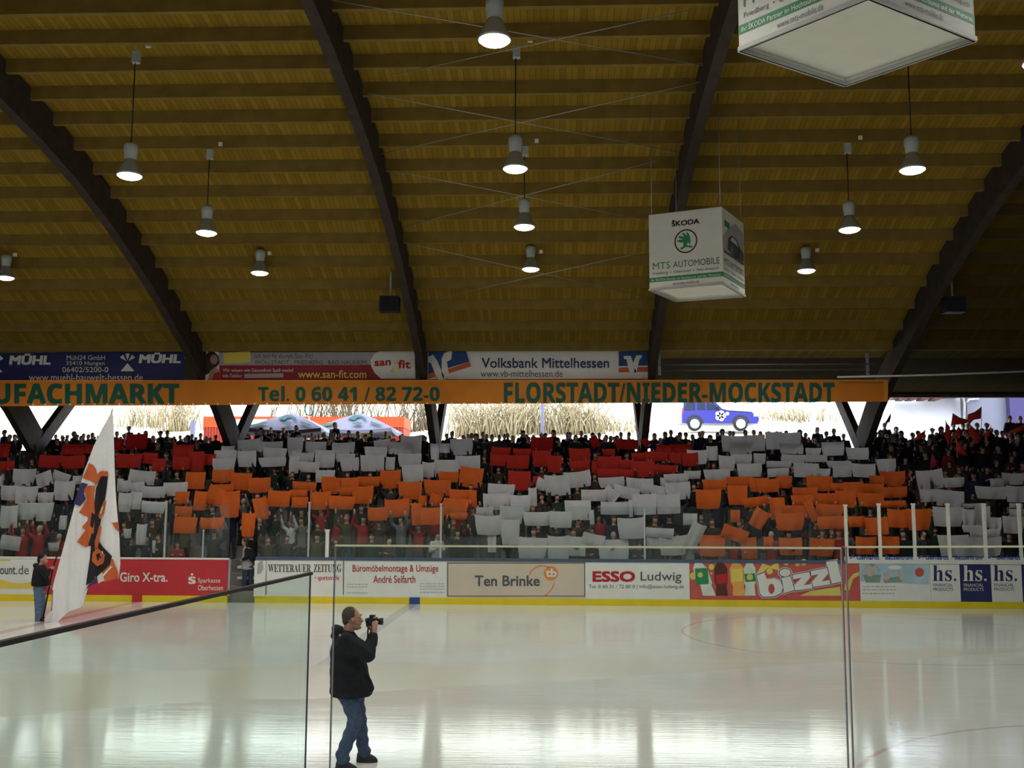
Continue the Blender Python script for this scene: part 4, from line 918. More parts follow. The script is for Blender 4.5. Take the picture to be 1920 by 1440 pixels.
# sheets read off the photo, six strips: colour, left, top, right, bottom (strip pixels), turn in degrees
SHEETS = {0: '''R 0 180 110 330|R -40 370 160 470|R 665 185 900 300|R 415 305 660 440|R 640 310 920 450|R 880 190 1020 290|R 1245 125 1340 250|R 1360 75 1600 240|R 1250 290 1540 440|R 1540 280 1700 400|R 1640 340 1790 480
W -60 530 40 640|W 130 455 390 635|W 390 490 570 640 20|W 560 490 760 600 -15|W 780 530 880 620|W 0 630 180 790|W 165 640 410 830|W 400 710 580 830|W 575 580 810 790|W 0 850 190 1090|W 180 820 375 1000|W 340 820 580 1015|W 640 960 720 1110|W 0 1180 220 1330 -10|W 515 1250 640 1340
W 1260 560 1330 700|W 1290 580 1420 700|W 1390 470 1680 620 -5|W 1410 600 1560 720|W 1530 640 1790 765|W 1270 710 1420 915|W 1400 710 1530 890|W 1520 805 1790 930 -3|W 1470 1050 1585 1270|W 1330 1100 1420 1200|W 1640 1230 1680 1360''',
300: '''R 135 190 370 330|R 130 320 320 460|R 310 270 480 480|R 430 290 600 410|W 30 600 300 745|W 660 205 810 290|W 580 255 830 400|W 560 340 810 480|W 840 135 1090 280 5|W 830 260 1040 430|W 1085 160 1330 270|W 1110 230 1370 350|W 1060 330 1360 430|W 1370 115 1545 320|W 1570 160 1800 280|W 1440 280 1670 380|W 1390 320 1500 500|W 1490 380 1720 490|W 1670 250 1880 440|W 1680 470 1890 600
O 270 490 490 670|O 560 460 800 600|O 760 500 990 680|O 950 550 1195 710|O 560 620 800 720|O 160 700 320 830|O 365 700 500 900|O 500 640 680 840 -20|O 630 690 860 970|O 880 930 1030 1180|O 1010 760 1170 1000 15|O 1160 690 1410 860|O 1400 680 1590 770|O 1420 760 1600 870|O 1425 595 1690 690|O 1620 700 1843 890|O 1740 540 1900 680|O 150 980 400 1150|O 430 980 690 1100|O 160 860 350 980''',
600: '''W 130 170 380 290|W 170 290 380 380|W 580 140 760 220 10|W 480 215 725 330|W 870 90 1100 300|W 730 170 990 300|W 430 310 690 480|W 215 335 420 475|W 0 300 165 440|W 710 325 810 465|W 840 290 1095 430|W 880 410 1110 590|W 1100 380 1235 540|W 1190 180 1290 350|W 1295 180 1410 280|W 1405 130 1650 300|W 1460 310 1730 455|W 1230 360 1490 540
O 20 555 210 720|O 180 550 420 700|O 400 540 650 640|O 650 465 875 660|O 845 595 1100 780|O 1120 570 1410 740|O 1285 485 1500 600|O 1505 440 1760 650 -4|O 350 640 580 825|O 100 750 380 890|O -20 700 110 880|O 200 660 350 740|O 515 870 730 1010|O 700 780 970 970 6|O 1060 740 1150 850|O 1180 730 1310 850 -20|O 1390 680 1650 850|O 1600 690 1695 880|O 1330 780 1600 960 -5|O 1090 870 1340 1050|O 985 830 1100 1060|O 1400 930 1590 1000''',
880: '''R 240 220 450 310|R 225 300 400 420|R 400 310 650 450|R 470 235 670 310|R 665 110 905 270|R 680 260 880 430|R 840 310 995 490|R 415 480 660 680|R 690 530 830 620|R 1075 230 1300 380|R 1080 370 1300 470|R 1310 100 1400 220 25|R 1320 370 1390 500
W 200 620 490 750|W 150 720 440 890|W 440 740 650 910|W 640 660 730 855|W 75 870 260 965|W 60 955 340 1160|W 330 860 580 1040 -6|W 340 1010 540 1270|W 580 920 870 1065|W 870 915 1110 1085|W 1030 800 1310 1005 3|W 200 1170 290 1350|W 720 560 850 680 -20|W 810 520 1080 735|W 1020 480 1310 650 5|W 1210 680 1480 800|W 530 1200 840 1420|W 850 1180 1080 1440|W 1070 1190 1250 1390|W 1220 1160 1460 1300 -14|W 1300 900 1350 1050|W 1400 1220 1720 1440''',
1120: '''R 190 140 440 240|R 480 125 560 210 40|R 0 320 260 460|R 0 450 260 540|R 370 370 620 540|R 250 360 390 470|R 640 200 800 290|R 780 190 1010 280|R 520 270 780 370|R 620 415 860 500|R 780 280 930 390|R 920 280 1090 420|R 60 240 190 310|R 370 280 530 360|R 240 460 380 540
W 10 545 290 655|W 310 555 600 690|W 680 550 740 650|W 720 510 990 600|W 740 600 1005 780|W 470 630 750 740 -10|W 170 645 450 770 -12|W 60 660 230 800 -35|W 40 810 350 945|W 340 790 385 970|W 385 730 640 945|W 645 730 895 935|W 220 985 505 1200|W 525 1095 825 1190|W 530 1120 690 1310|W 680 1175 970 1380|W 930 940 1080 1060|W 980 1030 1130 1310 -28|W 1180 210 1300 360|W 970 250 1190 400|W 1340 95 1610 270|W 1600 90 1815 260|W 1430 165 1680 300|W 1310 310 1480 470|W 1450 300 1670 400|W 940 475 1120 560|W 1150 460 1430 570|W 1515 400 1780 540|W 1690 290 1820 400
O 1145 570 1400 680|O 1390 540 1650 650|O 1640 550 1850 700|O 1070 680 1340 880|O 1410 640 1620 840|O 1580 760 1843 860 5|O 1440 900 1540 1030|O 1670 890 1830 1090 -28|O 1350 1090 1630 1230 -20|O 1110 1170 1380 1390|O 1550 1200 1720 1420|O 1800 1190 1900 1300''',
1380: '''W 320 55 500 240|W 490 60 700 190|W 470 185 720 290|W 190 290 310 390|W 340 370 600 440|W 495 300 745 390|W 345 450 575 540|W 620 395 890 545|W 870 450 1020 540|W 755 230 920 310|W 930 170 1170 310|W 745 305 980 380|W 1190 225 1430 350|W 980 370 1240 440|W 1050 420 1250 540|W 1250 400 1500 540|W 1530 350 1730 490
O 220 560 460 700|O 440 530 605 660|O 765 535 1040 690|O 615 655 880 760|O 1165 600 1380 760|O 1030 610 1160 690|O 840 720 1090 840|O 600 740 840 850|O 1080 690 1290 870|O 1370 620 1590 720|O 1440 530 1600 630|O 1560 480 1830 640|O 1590 650 1850 760|O 1320 720 1590 860|O 1560 800 1830 870|O 370 770 530 1000|O 520 850 780 970|O 770 800 860 1020 20|O 440 930 740 1110|O 870 840 1160 970|O 890 970 1200 1100|O 1210 970 1390 1080|O 1400 980 1640 1160|O 1640 890 1860 1080|O 470 1200 710 1380|O 800 1210 1060 1390|O 1300 1190 1520 1370|O 1560 1190 1760 1370''',
1600: '''W 690 465 970 665 4|W 980 550 1200 650|W 725 680 900 810|W 900 690 1190 860 -8|W 870 870 1190 1070|W 1180 890 1330 1060|W 1320 860 1480 1080|W 1190 830 1400 880|W 1180 1065 1430 1140|W 1270 1110 1590 1190|W 925 1175 1250 1390|W 1270 1190 1600 1390|W 1470 980 1600 1110|W 1620 970 1843 1145|W 1690 890 1843 970|W 1690 830 1830 880|W 1320 645 1640 775|W 1660 640 1880 810|W 1480 560 1630 640|W 1610 500 1843 620|O 590 890 840 1110'''}
M_paper = paper_material('paper_white', (.70, .70, .71), .45); M_por = paper_material('paper_orange', (.72, .145, .02), .3); M_pred = paper_material('paper_red', (.52, .03, .018), .35)
K = 5.76
TERR = [(33.3, 985), (40.2, 815)]
def y_to_depth(py): return max(33.38, min(41.2, TERR[0][0] + (TERR[0][1] - py) * (TERR[1][0] - TERR[0][0]) / (TERR[0][1] - TERR[1][1])))
cards = []
for x0, t in SHEETS.items():
    for q in t.replace('\n', '|').split('|'):
        w = q.split(); l, tp, r_, bt = [float(v) for v in w[1:5]]; rot = float(w[5]) if len(w) > 5 else 0
        cards.append(dict(c=w[0], x=x0 + (l + r_) / 2 / K, y=800 + (tp + bt) / 2 / K, w=(r_ - l) / K, h=(bt - tp) / K, rot=rot))
SHEETS_DONE = True
rc = random.Random(21)
CN = {'W': ('white', M_paper), 'O': ('orange', M_por), 'R': ('red', M_pred)}
cards.sort(key=lambda q: -q['y'])
cnt = {}; tot = {}
for q in cards: q['k'] = (q['c'], col_of(q['x'])); tot[q['k']] = tot.get(q['k'], 0) + 1
for i, q in enumerate(cards):
    Y = y_to_depth(q['y']) - .30 + rc.uniform(-.03, .03); ctr = at(q['x'], q['y'], Y); q['Y'] = Y; q['p'] = ctr
    W = q['w'] * Y / F_PX; Hh = q['h'] * Y / F_PX * 1.03
    tilt = math.radians(rc.uniform(6, 20)); tp = rc.uniform(.80, .98) if q['h'] < 45 else rc.uniform(.72, .9); sag = rc.uniform(.0, .07); bend = rc.uniform(-.06, .06); th = math.radians(q['rot'] + rc.uniform(-3, 3)); ph = rc.uniform(0, 6); lean = rc.uniform(-.05, .05)
    nx, ny = 7, 5; vs = []
    for b in range(ny + 1):
        for a in range(nx + 1):
            u = a / nx * 2 - 1; v = 1 - b / ny * 2                       # v = 1 top
            wd_ = 1 if v > 0 else 1 - (1 - tp) * (-v)
            x = u * W / 2 * (wd_ + (1 - wd_) * .2) + lean * W * (1 - v) / 2
            z = v * Hh / 2 - sag * Hh * (1 - u * u) * (1 if v > .5 else .5)
            d = bend * (1 - u * u) + .018 * math.sin(u * 5 + ph) * (1 - v) - z * math.sin(tilt) * .5 - .05 * max(0, -v) ** 2
            x, z = x * math.cos(th) - z * math.sin(th), x * math.sin(th) + z * math.cos(th)
            vs.append(ctr + Vector((x, -d, z)))
    n = len(vs); fs = [(b * (nx + 1) + a, b * (nx + 1) + a + 1, (b + 1) * (nx + 1) + a + 1, (b + 1) * (nx + 1) + a) for b in range(ny) for a in range(nx)]
    m = MB(); m.add(vs + [v + Vector((0, .006, 0)) for v in vs], fs + [tuple(e + n for e in f)[::-1] for f in fs], 0, True)
    nm, mt = CN[q['c']]; o = m.build('paper_sheet', mt)
    cnt[q['k']] = cnt.get(q['k'], 0) + 1
    adj = 'tilted ' if abs(q['rot']) > 9 else 'narrow ' if q['w'] < 20 else 'tall ' if q['h'] > q['w'] else ''
    lab = '%s%s sheet held up above the %s, ' % (adj, nm, q['k'][1]) + ('the only %s one there' % nm if tot[q['k']] == 1 else '%s %s one from bottom' % (ORD[cnt[q['k']] - 1], nm))
    tag(o, lab, 'paper sheet', {'W': 'white sheets held up by the crowd', 'O': 'orange sheets held up by the crowd', 'R': 'red sheets held up by the crowd'}[q['c']])

# ---- spectators: a few body shapes, each one continuous skin with its own jacket colour
def body_mesh(name, pose, hair='short', voxel=.03):
    m = MB(); ell = lambda c, r: ellipsoid(m, c, r)
    ell((0, -.01, 1.63), (.078, .098, .118)); ell((0, -.045, 1.575), (.055, .055, .055)); capsule(m, (0, -.105, 1.63), (0, -.118, 1.605), .012, .016)
    for s in (-1, 1): ell((s * .08, 0, 1.62), (.015, .025, .033))
    if hair == 'short': ell((0, .015, 1.665), (.086, .098, .095))
    elif hair == 'long': ell((0, .02, 1.66), (.09, .1, .1)); capsule(m, (0, .06, 1.6), (0, .07, 1.4), .085, .07)
    elif hair == 'cap': ell((0, .01, 1.68), (.088, .105, .075)); ellipsoid(m, (0, -.1, 1.675), (.06, .07, .014))
    elif hair == 'hood': ell((0, .03, 1.65), (.11, .115, .13)); ell((0, .06, 1.48), (.12, .1, .07))
    capsule(m, (0, .01, 1.55), (0, .015, 1.44), .055, .065)
    loft(m, [((0, 0, .80), .175, .12), ((0, 0, .95), .185, .13), ((0, 0, 1.12), .175, .12), ((0, 0, 1.3), .195, .125), ((0, .01, 1.41), .17, .1), ((0, .01, 1.46), .08, .07)], 16)
    for s in (-1, 1):
        sh = Vector((s * .18, .01, 1.39))
        if pose == 'up': el, wr, hd = Vector((s * .33, -.06, 1.50)), Vector((s * .30, -.16, 1.76)), Vector((s * .29, -.18, 1.86))
        elif pose == 'front': el, wr, hd = Vector((s * .27, -.04, 1.14)), Vector((s * .17, -.27, 1.22)), Vector((s * .13, -.33, 1.25))
        elif pose == 'one' and s > 0: el, wr, hd = Vector((.31, -.04, 1.5)), Vector((.27, -.12, 1.76)), Vector((.26, -.13, 1.86))
        else: el, wr, hd = Vector((s * .26, .02, 1.12)), Vector((s * .24, -.08, .88)), Vector((s * .235, -.10, .79))
        capsule(m, sh, el, .078, .062); capsule(m, el, wr, .06, .047)
        d = (hd - wr).normalized(); capsule(m, wr, hd, .036, .04); capsule(m, hd, hd + d * .06, .036, .02); capsule(m, hd, hd + Vector((-s * .05, -.02, .01)), .02, .014)
        capsule(m, (s * .09, 0, .86), (s * .095, -.01, .48), .095, .07); capsule(m, (s * .095, -.01, .48), (s * .1, .02, .1), .068, .052); capsule(m, (s * .1, .02, .06), (s * .11, -.12, .04), .052, .04)
    me = fuse(m, voxel, 2, .4); me.name = name
    for _ in range(4): me.materials.append(M_dark)
    for p in me.polygons:
        c = p.center; i = 2
        if c.z > 1.53 and abs(c.x) < .15 and c.y < .17 and not (pose in ('up', 'one') and abs(c.x) > .13):
            i = 0 if (c.y < -.035 and c.z < 1.672 - (.02 if hair == 'cap' else 0)) or (hair in ('short', 'cap') and c.z < 1.59) else 1
            if hair == 'hood' and i == 1: i = 2
        elif hair == 'long' and c.z > 1.36 and c.y > .09 and abs(c.x) < .09: i = 1
        elif 1.47 < c.z <= 1.53 and abs(c.x) < .07: i = 0
        elif pose == 'up' and c.z > 1.79 and abs(c.x) > .2: i = 0
        elif pose == 'one' and c.z > 1.79 and c.x > .18: i = 0
        elif pose in ('down', 'one') and c.z < .87 and abs(c.x) > .19: i = 0
        elif pose == 'front' and c.y < -.28: i = 0
        elif c.z < .80: i = 3
        p.material_index = i
    return me
BODY = [body_mesh('spectator', p, h) for p, h in (('down', 'short'), ('down', 'cap'), ('front', 'short'), ('down', 'long'), ('front', 'hood'), ('up', 'short'), ('up', 'cap'), ('up', 'long'), ('one', 'short'))]
UPS, DOWNS = (5, 6, 7), (0, 1, 2, 3, 4, 0, 2)
LOW = body_mesh('spectator', 'up', 'short', .055); LOWD = body_mesh('spectator', 'down', 'short', .055)
JK = [('black', (.010, .010, .013)), ('navy', (.013, .016, .04)), ('dark grey', (.035, .036, .04)), ('brown', (.045, .03, .02)), ('dark green', (.015, .03, .02)), ('red', (.28, .02, .018)), ('grey', (.12, .125, .13)), ('pale', (.42, .42, .44)), ('olive', (.06, .06, .03)), ('blue', (.03, .06, .16)), ('orange', (.5, .11, .02))]
JM = {n: mat('jacket_' + n.replace(' ', '_'), c, .9, .15, 8) for n, c in JK}
HM = [M_hairb, mat('hair_black', (.012, .010, .010), .7, .2, 20), mat('hair_fair', (.20, .13, .06), .7, .2, 20), mat('hair_grey', (.30, .29, .28), .7, .15, 20)]
TM = [M_denim, M_dark, mat('trousers_grey', (.03, .03, .035), .9, .2, 8)]
persons = []
def person(px, X, Y, floor, h, body, jk, rz, where):
    o = link('person', BODY[body]); s = h / 1.76; o.location = (X, Y, floor); o.scale = (s, s, s); o.rotation_euler = (0, 0, rz)
    hr = HM[rc.choice((0, 0, 1, 1, 1, 2, 3))] if body not in (4,) else JM[jk]
    for i, mm in enumerate((M_skin, hr, JM[jk], rc.choice(TM))): o.material_slots[i].link = 'OBJECT'; o.material_slots[i].material = mm
    persons.append((o, px, jk, body, where, Y, floor + h)); return o
taken = []
def free(X, Y, d=.36): return all((X - a) ** 2 + (Y - b) ** 2 * .6 > d * d for a, b in taken)
HEADS = {0: '50,30 105,80 160,85 205,75 540,60 620,125 675,88 720,125 800,45 878,95 905,70 955,80 1000,60 1265,45 1350,70 1395,-10 1500,60 1575,40 1655,90 1735,40 1810,35 1705,170 1800,275',
 300: '160,125 295,90 440,65 500,100 405,155 545,110 925,45 920,0 1090,10 1200,0 1130,40 1040,60 1090,85 1290,50 1370,45 1340,0 1470,-20 1490,85 1570,85 1640,65 1650,105 1680,80 1715,70 1770,55 1830,125',
 600: '160,65 215,70 155,125 310,35 325,130 410,45 495,80 555,35 630,110 710,45 755,80 890,75 1140,100 1110,85 1370,70 1425,45 1555,100 1600,75 1640,65 1685,75 1760,50 1800,75',
 880: '245,80 325,90 380,75 415,65 470,90 580,40 620,80 640,105 775,60 820,65 910,35 1060,55 1150,85 1210,40 1255,90 1330,65 1085,60',
 1120: '20,60 95,85 150,100 215,90 255,55 340,55 615,70 680,115 730,55 795,30 740,130 860,90 895,60 955,58 1025,78 1105,50 1135,40 1220,90 1300,55 1350,25 1430,40 1465,45 1595,30 1690,30 1760,45',
 1380: '350,45 440,50 540,38 685,32 750,62 880,0 975,45 1055,15 1160,70 1500,50 1560,32 1625,80 1690,85 1730,0 1780,45',
 1600: '700,40 850,10 950,0 1020,-20 1135,20 1210,40 1300,30 1395,20 1440,20 1490,10 1545,30 1340,20 1610,40 1687,-125 1800,-120 1840,-40 640,60 760,70 900,60 1080,60 1250,70 1690,70 1760,60'}
LEV = [(41.35, 4.25), (41.9, 4.25), (42.7, 4.25), (43.4, 4.25), (43.95, 4.62), (44.2, 4.62)]
def put_head(px, py, jks, bodies, where, rows=None):
    best = None
    for Y, fl in (rows or ([(row_y(k), row_z(k)) for k in (7, 8, 9)] + LEV)):
        q = at(px, py, Y); h = q.z - fl; c = abs(h - 1.74) + rc.uniform(0, .04) + (.8 if 40.4 < Y < 41.7 and min(abs(q.x - a) for a in XA) < .5 else 0) + (0 if free(q.x, Y, .40) else .12 if free(q.x, Y, .3) else .6)
        if best is None or c < best[0]: best = (c, q.x, Y, fl, h)
    c, X, Y, fl, h = best
    if h > 1.98:                                             # standing on a block by the back wall
        Y = 44.1; q = at(px, py, Y); X, fl, h = q.x, max(4.7, q.z - 1.8), 1.8
        bl = MB(); bl.span((X - .3, Y - .25, 4.62), (X + .3, Y + .25, fl)); struct(bl.build('floor_block', M_conc))
    X0 = X
    for dx in (0, .1, -.1, .2, -.2):
        if free(X0 + dx, Y, .3): X = X0 + dx; break
    taken.append((X, Y))
    return person(px, X, Y, fl, h, rc.choice(bodies), rc.choice(jks), rc.uniform(-.7, .7), where)
for x0, t in HEADS.items():
    for w in t.split():
        a, b = w.split(','); put_head(x0 + float(a) / K, 800 + float(b) / K, ('black', 'navy', 'black', 'dark grey', 'navy', 'brown', 'dark green', 'black'), DOWNS, 'top')
# faces and bodies seen between the lower sheets
FRONT = [(880, 695, 1090, 'blue', 2), (880, 1130, 1095, 'dark grey', 2), (880, 1330, 1085, 'dark green', 0), (1120, 175, 1130, 'pale', 2), (880, 975, 1255, 'dark grey', 1), (1120, 620, 960, 'brown', 2), (1120, 780, 960, 'black', 0), (1120, 1120, 950, 'dark grey', 0), (1120, 1240, 985, 'brown', 0), (1120, 1540, 1005, 'black', 0), (1120, 985, 1140, 'pale', 2), (1120, 850, 1140, 'dark green', 2), (1120, 460, 1245, 'dark grey', 2), (1120, 370, 1270, 'dark grey', 2),
         (600, 560, 1150, 'dark green', 0), (600, 290, 940, 'olive', 5), (600, 470, 955, 'red', 5), (600, 640, 1015, 'brown', 5), (600, 880, 960, 'grey', 5), (600, 1070, 1050, 'red', 5), (600, 1440, 1000, 'olive', 5), (600, 750, 1210, 'brown', 2), (600, 200, 985, 'red', 8), (600, 1265, 1130, 'pale', 2),
         (1380, 380, 1125, 'red', 2), (1380, 575, 1120, 'dark green', 2), (1380, 850, 1005, 'dark grey', 4), (1380, 930, 1100, 'grey', 2), (1380, 1030, 1110, 'brown', 2), (1380, 1110, 1105, 'red', 4), (1380, 1410, 1075, 'black', 0), (1380, 1800, 1095, 'dark grey', 0), (1380, 60, 1000, 'dark grey', 0), (1380, 1200, 1110, 'grey', 2),
         (1600, 540, 1110, 'black', 0), (1600, 750, 1105, 'dark grey', 0), (1600, 1370, 1245, 'brown', 2), (300, 190, 1240, 'red', 2), (300, 570, 850, 'dark green', 5), (300, 905, 770, 'grey', 5), (300, 1420, 1000, 'pale', 5), (300, 1700, 1150, 'olive', 5), (300, 1250, 930, 'dark green', 5), (300, 680, 1020, 'grey', 5), (300, 1530, 970, 'grey', 5), (0, 250, 1070, 'red', 5), (0, 430, 1060, 'red', 5), (0, 1650, 990, 'brown', 5), (0, 1400, 900, 'brown', 5), (0, 120, 1090, 'dark green', 5), (880, 1560, 955, 'navy', 0), (880, 1400, 965, 'red', 0)]
FR = [(row_y(k), row_z(k)) for k in range(6)]
for x0, a, b, jk, bd in FRONT: put_head(x0 + a / K, 800 + b / K, (jk,), (bd,), 'front', FR)
# the dark block of supporters at the right end, no sheets
for i in range(46):
    px = rc.uniform(1640, 1935); py = rc.uniform(822, 905)
    if px < 1700 and py > 860: px += 90
    put_head(px, py, ('black', 'navy', 'black', 'dark grey', 'brown', 'red'), (0, 1, 2, 4, 5), 'block', [(row_y(k), row_z(k)) for k in range(4, 10)])
# the people holding the sheets: nearest ones one by one, up to 300 in all
hold = sorted(cards, key=lambda q: q['Y'])
later = []
for q in hold:
    Yp = min(range(NROW), key=lambda k: abs(row_y(k) - .05 - q['Y'])); Y, fl = row_y(Yp), row_z(Yp); X = q['p'].x
    if not free(X, Y, .40): continue
    taken.append((X, Y))
    ht = q['p'].z + .0; h = min(1.86, max(1.55, (ht - fl) / 1.12)) if ht - fl > 1.5 else 1.66
    if len(persons) < 300: person(q['x'], X, Y, fl, h, rc.choice(UPS) if ht - fl > 1.55 else 2, rc.choice(('black', 'navy', 'dark grey', 'brown', 'dark green', 'black', 'red', 'olive')), rc.uniform(-.3, .3), 'holder')
    else: later.append((X, Y, fl, h))
# everyone else, far up or hidden behind others: one uncountable mass
for k in range(NROW):
    X = -20.0
    while X < 18:
        x = X + rc.uniform(-.15, .15)
        if free(x, row_y(k), .52) and all(abs(x - a) > .5 or k < 8 for a in XA): later.append((x, row_y(k), row_z(k), rc.uniform(1.5, 1.72)))
        X += .72
for Y, fl in ((41.6, 4.25), (42.4, 4.25), (43.3, 4.25)):
    X = -21.0
    while X < 19:
        x = X + rc.uniform(-.12, .12)
        if free(x, Y, .36) and all(abs(x - a) > .42 for a in XA): later.append((x, Y, fl, rc.uniform(1.42, 1.56)))
        X += .48
cm = MB()
SRC = [([v.co.copy() for v in q.vertices], [tuple(f.vertices) for f in q.polygons], [f.material_index for f in q.polygons]) for q in (LOW, LOWD)]
for (X, Y, fl, h) in later:
    lv, lf, li = SRC[1 if Y > 39.5 else 0]
    s = h / 1.76; a = rc.uniform(-.4, .4); ca, sa = math.cos(a), math.sin(a); j = rc.randrange(5)
    o = len(cm.v); cm.v += [(X + s * (v.x * ca - v.y * sa), Y + s * (v.x * sa + v.y * ca), fl + s * v.z) for v in lv]
    cm.f += [tuple(i + o for i in f) for f in lf]; cm.mi += [{0: 0, 1: 1, 2: 2 + j, 3: 7}[i] for i in li]; cm.sm += [True] * len(lf)
co = cm.build('crowd', [M_skin, M_hairb] + [JM[n] for n in ('black', 'navy', 'dark grey', 'brown', 'dark green')] + [M_dark])
tag(co, 'dense dark mass of standing spectators filling the terrace behind the sheets', 'crowd', kind='stuff')
# labels that single out each spectator
grp = {}
for t in sorted(persons, key=lambda t: t[1]): grp.setdefault((t[4], t[2], col_of(t[1])), []).append(t)
for (wh, jk, cl), l in grp.items():
    for i, (o, px, _, bd, _, Y, top) in enumerate(l):
        n = 'alone' if len(l) == 1 else ORD[i] + ' from left'
        act = {0: 'standing', 1: 'in a cap', 2: 'with hands together', 3: 'with long hair', 4: 'with hood up', 5: 'arms raised', 6: 'arms raised', 7: 'arms raised', 8: 'one arm raised'}[bd]
        if wh == 'top': s = 'person in %s jacket in top rows over the %s, %s' % (jk, cl, n)
        elif wh == 'front': s = 'person in %s top %s above the %s, %s' % (jk, act, cl, n)
        elif wh == 'block': s = 'person in %s jacket in flag block over the %s, %s' % (jk, cl, n)
        else: s = 'person in %s jacket holding sheet over the %s, %s' % (jk, cl, n)
        tag(o, s, 'person', {'top': 'spectators along the top of the terrace', 'front': 'spectators in the lower rows', 'block': 'spectators among the red flags', 'holder': 'spectators holding sheets'}[wh])

# ---- hand flags of the block at the right
M_flag = mat('flag_red', (.75, .06, .035), .8, .08, 3); M_flagp = mat('flag_crimson', (.42, .03, .09), .8, .08, 3)
def hand_flag(pts, p0, p1, Y, m, label):
    a, b = at(*p0, Y), at(*p1, Y); r = empty('hand_flag', a)
    c = MB(); n = len(pts); ctr = [sum(p[i] for p in pts) / n for i in (0, 1)]
    ring = [at(x, y, Y - .04 + .07 * math.sin(i * 2.1)) for i, (x, y) in enumerate(pts)]; cc = at(*ctr, Y - .10)
    vs = ring + [cc]; vs2 = [v + Vector((0, .012, 0)) for v in vs]
    c.add(vs + vs2, [(i, (i + 1) % n, n) for i in range(n)] + [(n + 1 + (i + 1) % n, n + 1 + i, 2 * n + 1) for i in range(n)] + [(i, n + 1 + i, n + 1 + (i + 1) % n, (i + 1) % n) for i in range(n)], 0, True)
    c.build('cloth', m, r)
    k = MB(); k.tube([a, b], .012, 6); k.build('stick', M_pale, r)
    return tag(r, label, 'flag', 'red flags in the block at right')
hand_flag([(1787, 775), (1800, 783), (1815, 787), (1814, 793), (1798, 796), (1783, 797)], (1783, 800), (1787, 774), 41.2, M_flag, 'red flag spread to the left of the two raised against the white wall')
hand_flag([(1840, 763), (1839, 785), (1826, 787), (1818, 795), (1813, 790), (1815, 777), (1828, 772)], (1840, 808), (1840, 762), 41.2, M_flag, 'red flag spread to the right of the two raised against the white wall')
hand_flag([(1774, 791), (1780, 800), (1781, 815), (1786, 836), (1776, 828), (1771, 818)], (1778, 838), (1773, 788), 40.6, M_flag, 'narrow red flag hanging below the left raised flag')
hand_flag([(1797, 800), (1803, 806), (1801, 816), (1790, 824), (1784, 818), (1793, 808)], (1792, 830), (1798, 797), 40.5, M_flag, 'small red flag between the two raised flags')
hand_flag([(1794, 825), (1801, 832), (1812, 848), (1811, 855), (1800, 851), (1792, 846)], (1795, 858), (1793, 822), 39.2, M_flag, 'red flag drooping lowest under the raised flags')
hand_flag([(1820, 797), (1830, 806), (1837, 813), (1836, 832), (1826, 831), (1822, 818), (1815, 812)], (1826, 836), (1819, 794), 40.4, M_flag, 'red flag hanging below the right raised flag')
hand_flag([(1735, 807), (1734, 819), (1722, 825), (1713, 824), (1722, 815)], (1714, 826), (1735, 806), 40.6, M_flag, 'red flag held low, left of the raised ones above the board with children')
hand_flag([(1750, 838), (1756, 856), (1759, 875), (1746, 877), (1744, 872)], (1745, 880), (1750, 836), 38.8, M_flagp, 'dark crimson pennant hanging on its stick below the flag block')
hand_flag([(1922, 795), (1920, 806), (1900, 812), (1882, 815), (1900, 805)], (1882, 816), (1922, 795), 40.4, M_flag, 'long red flag stretched flat at the right edge')
hand_flag([(1858, 800), (1856, 818), (1846, 824), (1848, 812)], (1848, 828), (1858, 798), 40.6, M_flag, 'small dark red flag over the last serif-letter board')
# ================================================================ PHOTOGRAPHER ON THE ICE
YP = 12.0
P = lambda x, y, d=0.0: at(x, y, YP + d)
r = empty('person', (at(665, 1425, YP).x, YP, 0))
S = YP / F_PX
b = MB()
RY = lambda a: Matrix.Rotation(math.radians(a), 3, 'Y')
# head: skull, face, jaw, brow, nose, lips, chin, ears; he looks right and a little down
ellipsoid(b, P(659, 1156), (15.5 * S, .072, 17.5 * S), RY(-6)); ellipsoid(b, P(668, 1164), (8.5 * S, .055, 13 * S), RY(-8)); ellipsoid(b, P(668, 1174), (8 * S, .046, 7.5 * S), RY(12))
capsule(b, P(675, 1157), P(679, 1164.5), .010, .016); ellipsoid(b, P(677, 1152.5), (.012, .045, .012)); ellipsoid(b, P(676.5, 1170), (.011, .024, .010)); ellipsoid(b, P(675, 1177), (.018, .026, .016))
for d in (-.035, .035): ellipsoid(b, P(674.5, 1157, d), (.014, .016, .010))
for d in (-.074, .074): ellipsoid(b, P(662, 1163, d), (.020, .012, .034), RY(-8)); ellipsoid(b, P(663, 1164, d * 1.1), (.010, .008, .020))
capsule(b, P(656, 1172), P(650, 1193), .062, .072)
loft(b, [(P(656, 1294), .13, .15), (P(654, 1280), .14, .16), (P(650, 1240), .15, .18), (P(647, 1205), .14, .19), (P(648, 1190), .09, .12)], 18)
SHN, ELN, WRN = P(648, 1201, -.21), P(690, 1229, -.24), P(701, 1192, -.10)
SHF, ELF, WRF = P(652, 1199, .20), P(690, 1222, .20), P(700, 1189, .06)
for s_, e_, w_ in ((SHN, ELN, WRN), (SHF, ELF, WRF)): capsule(b, s_, e_, .055, .042); capsule(b, e_, w_, .042, .030)
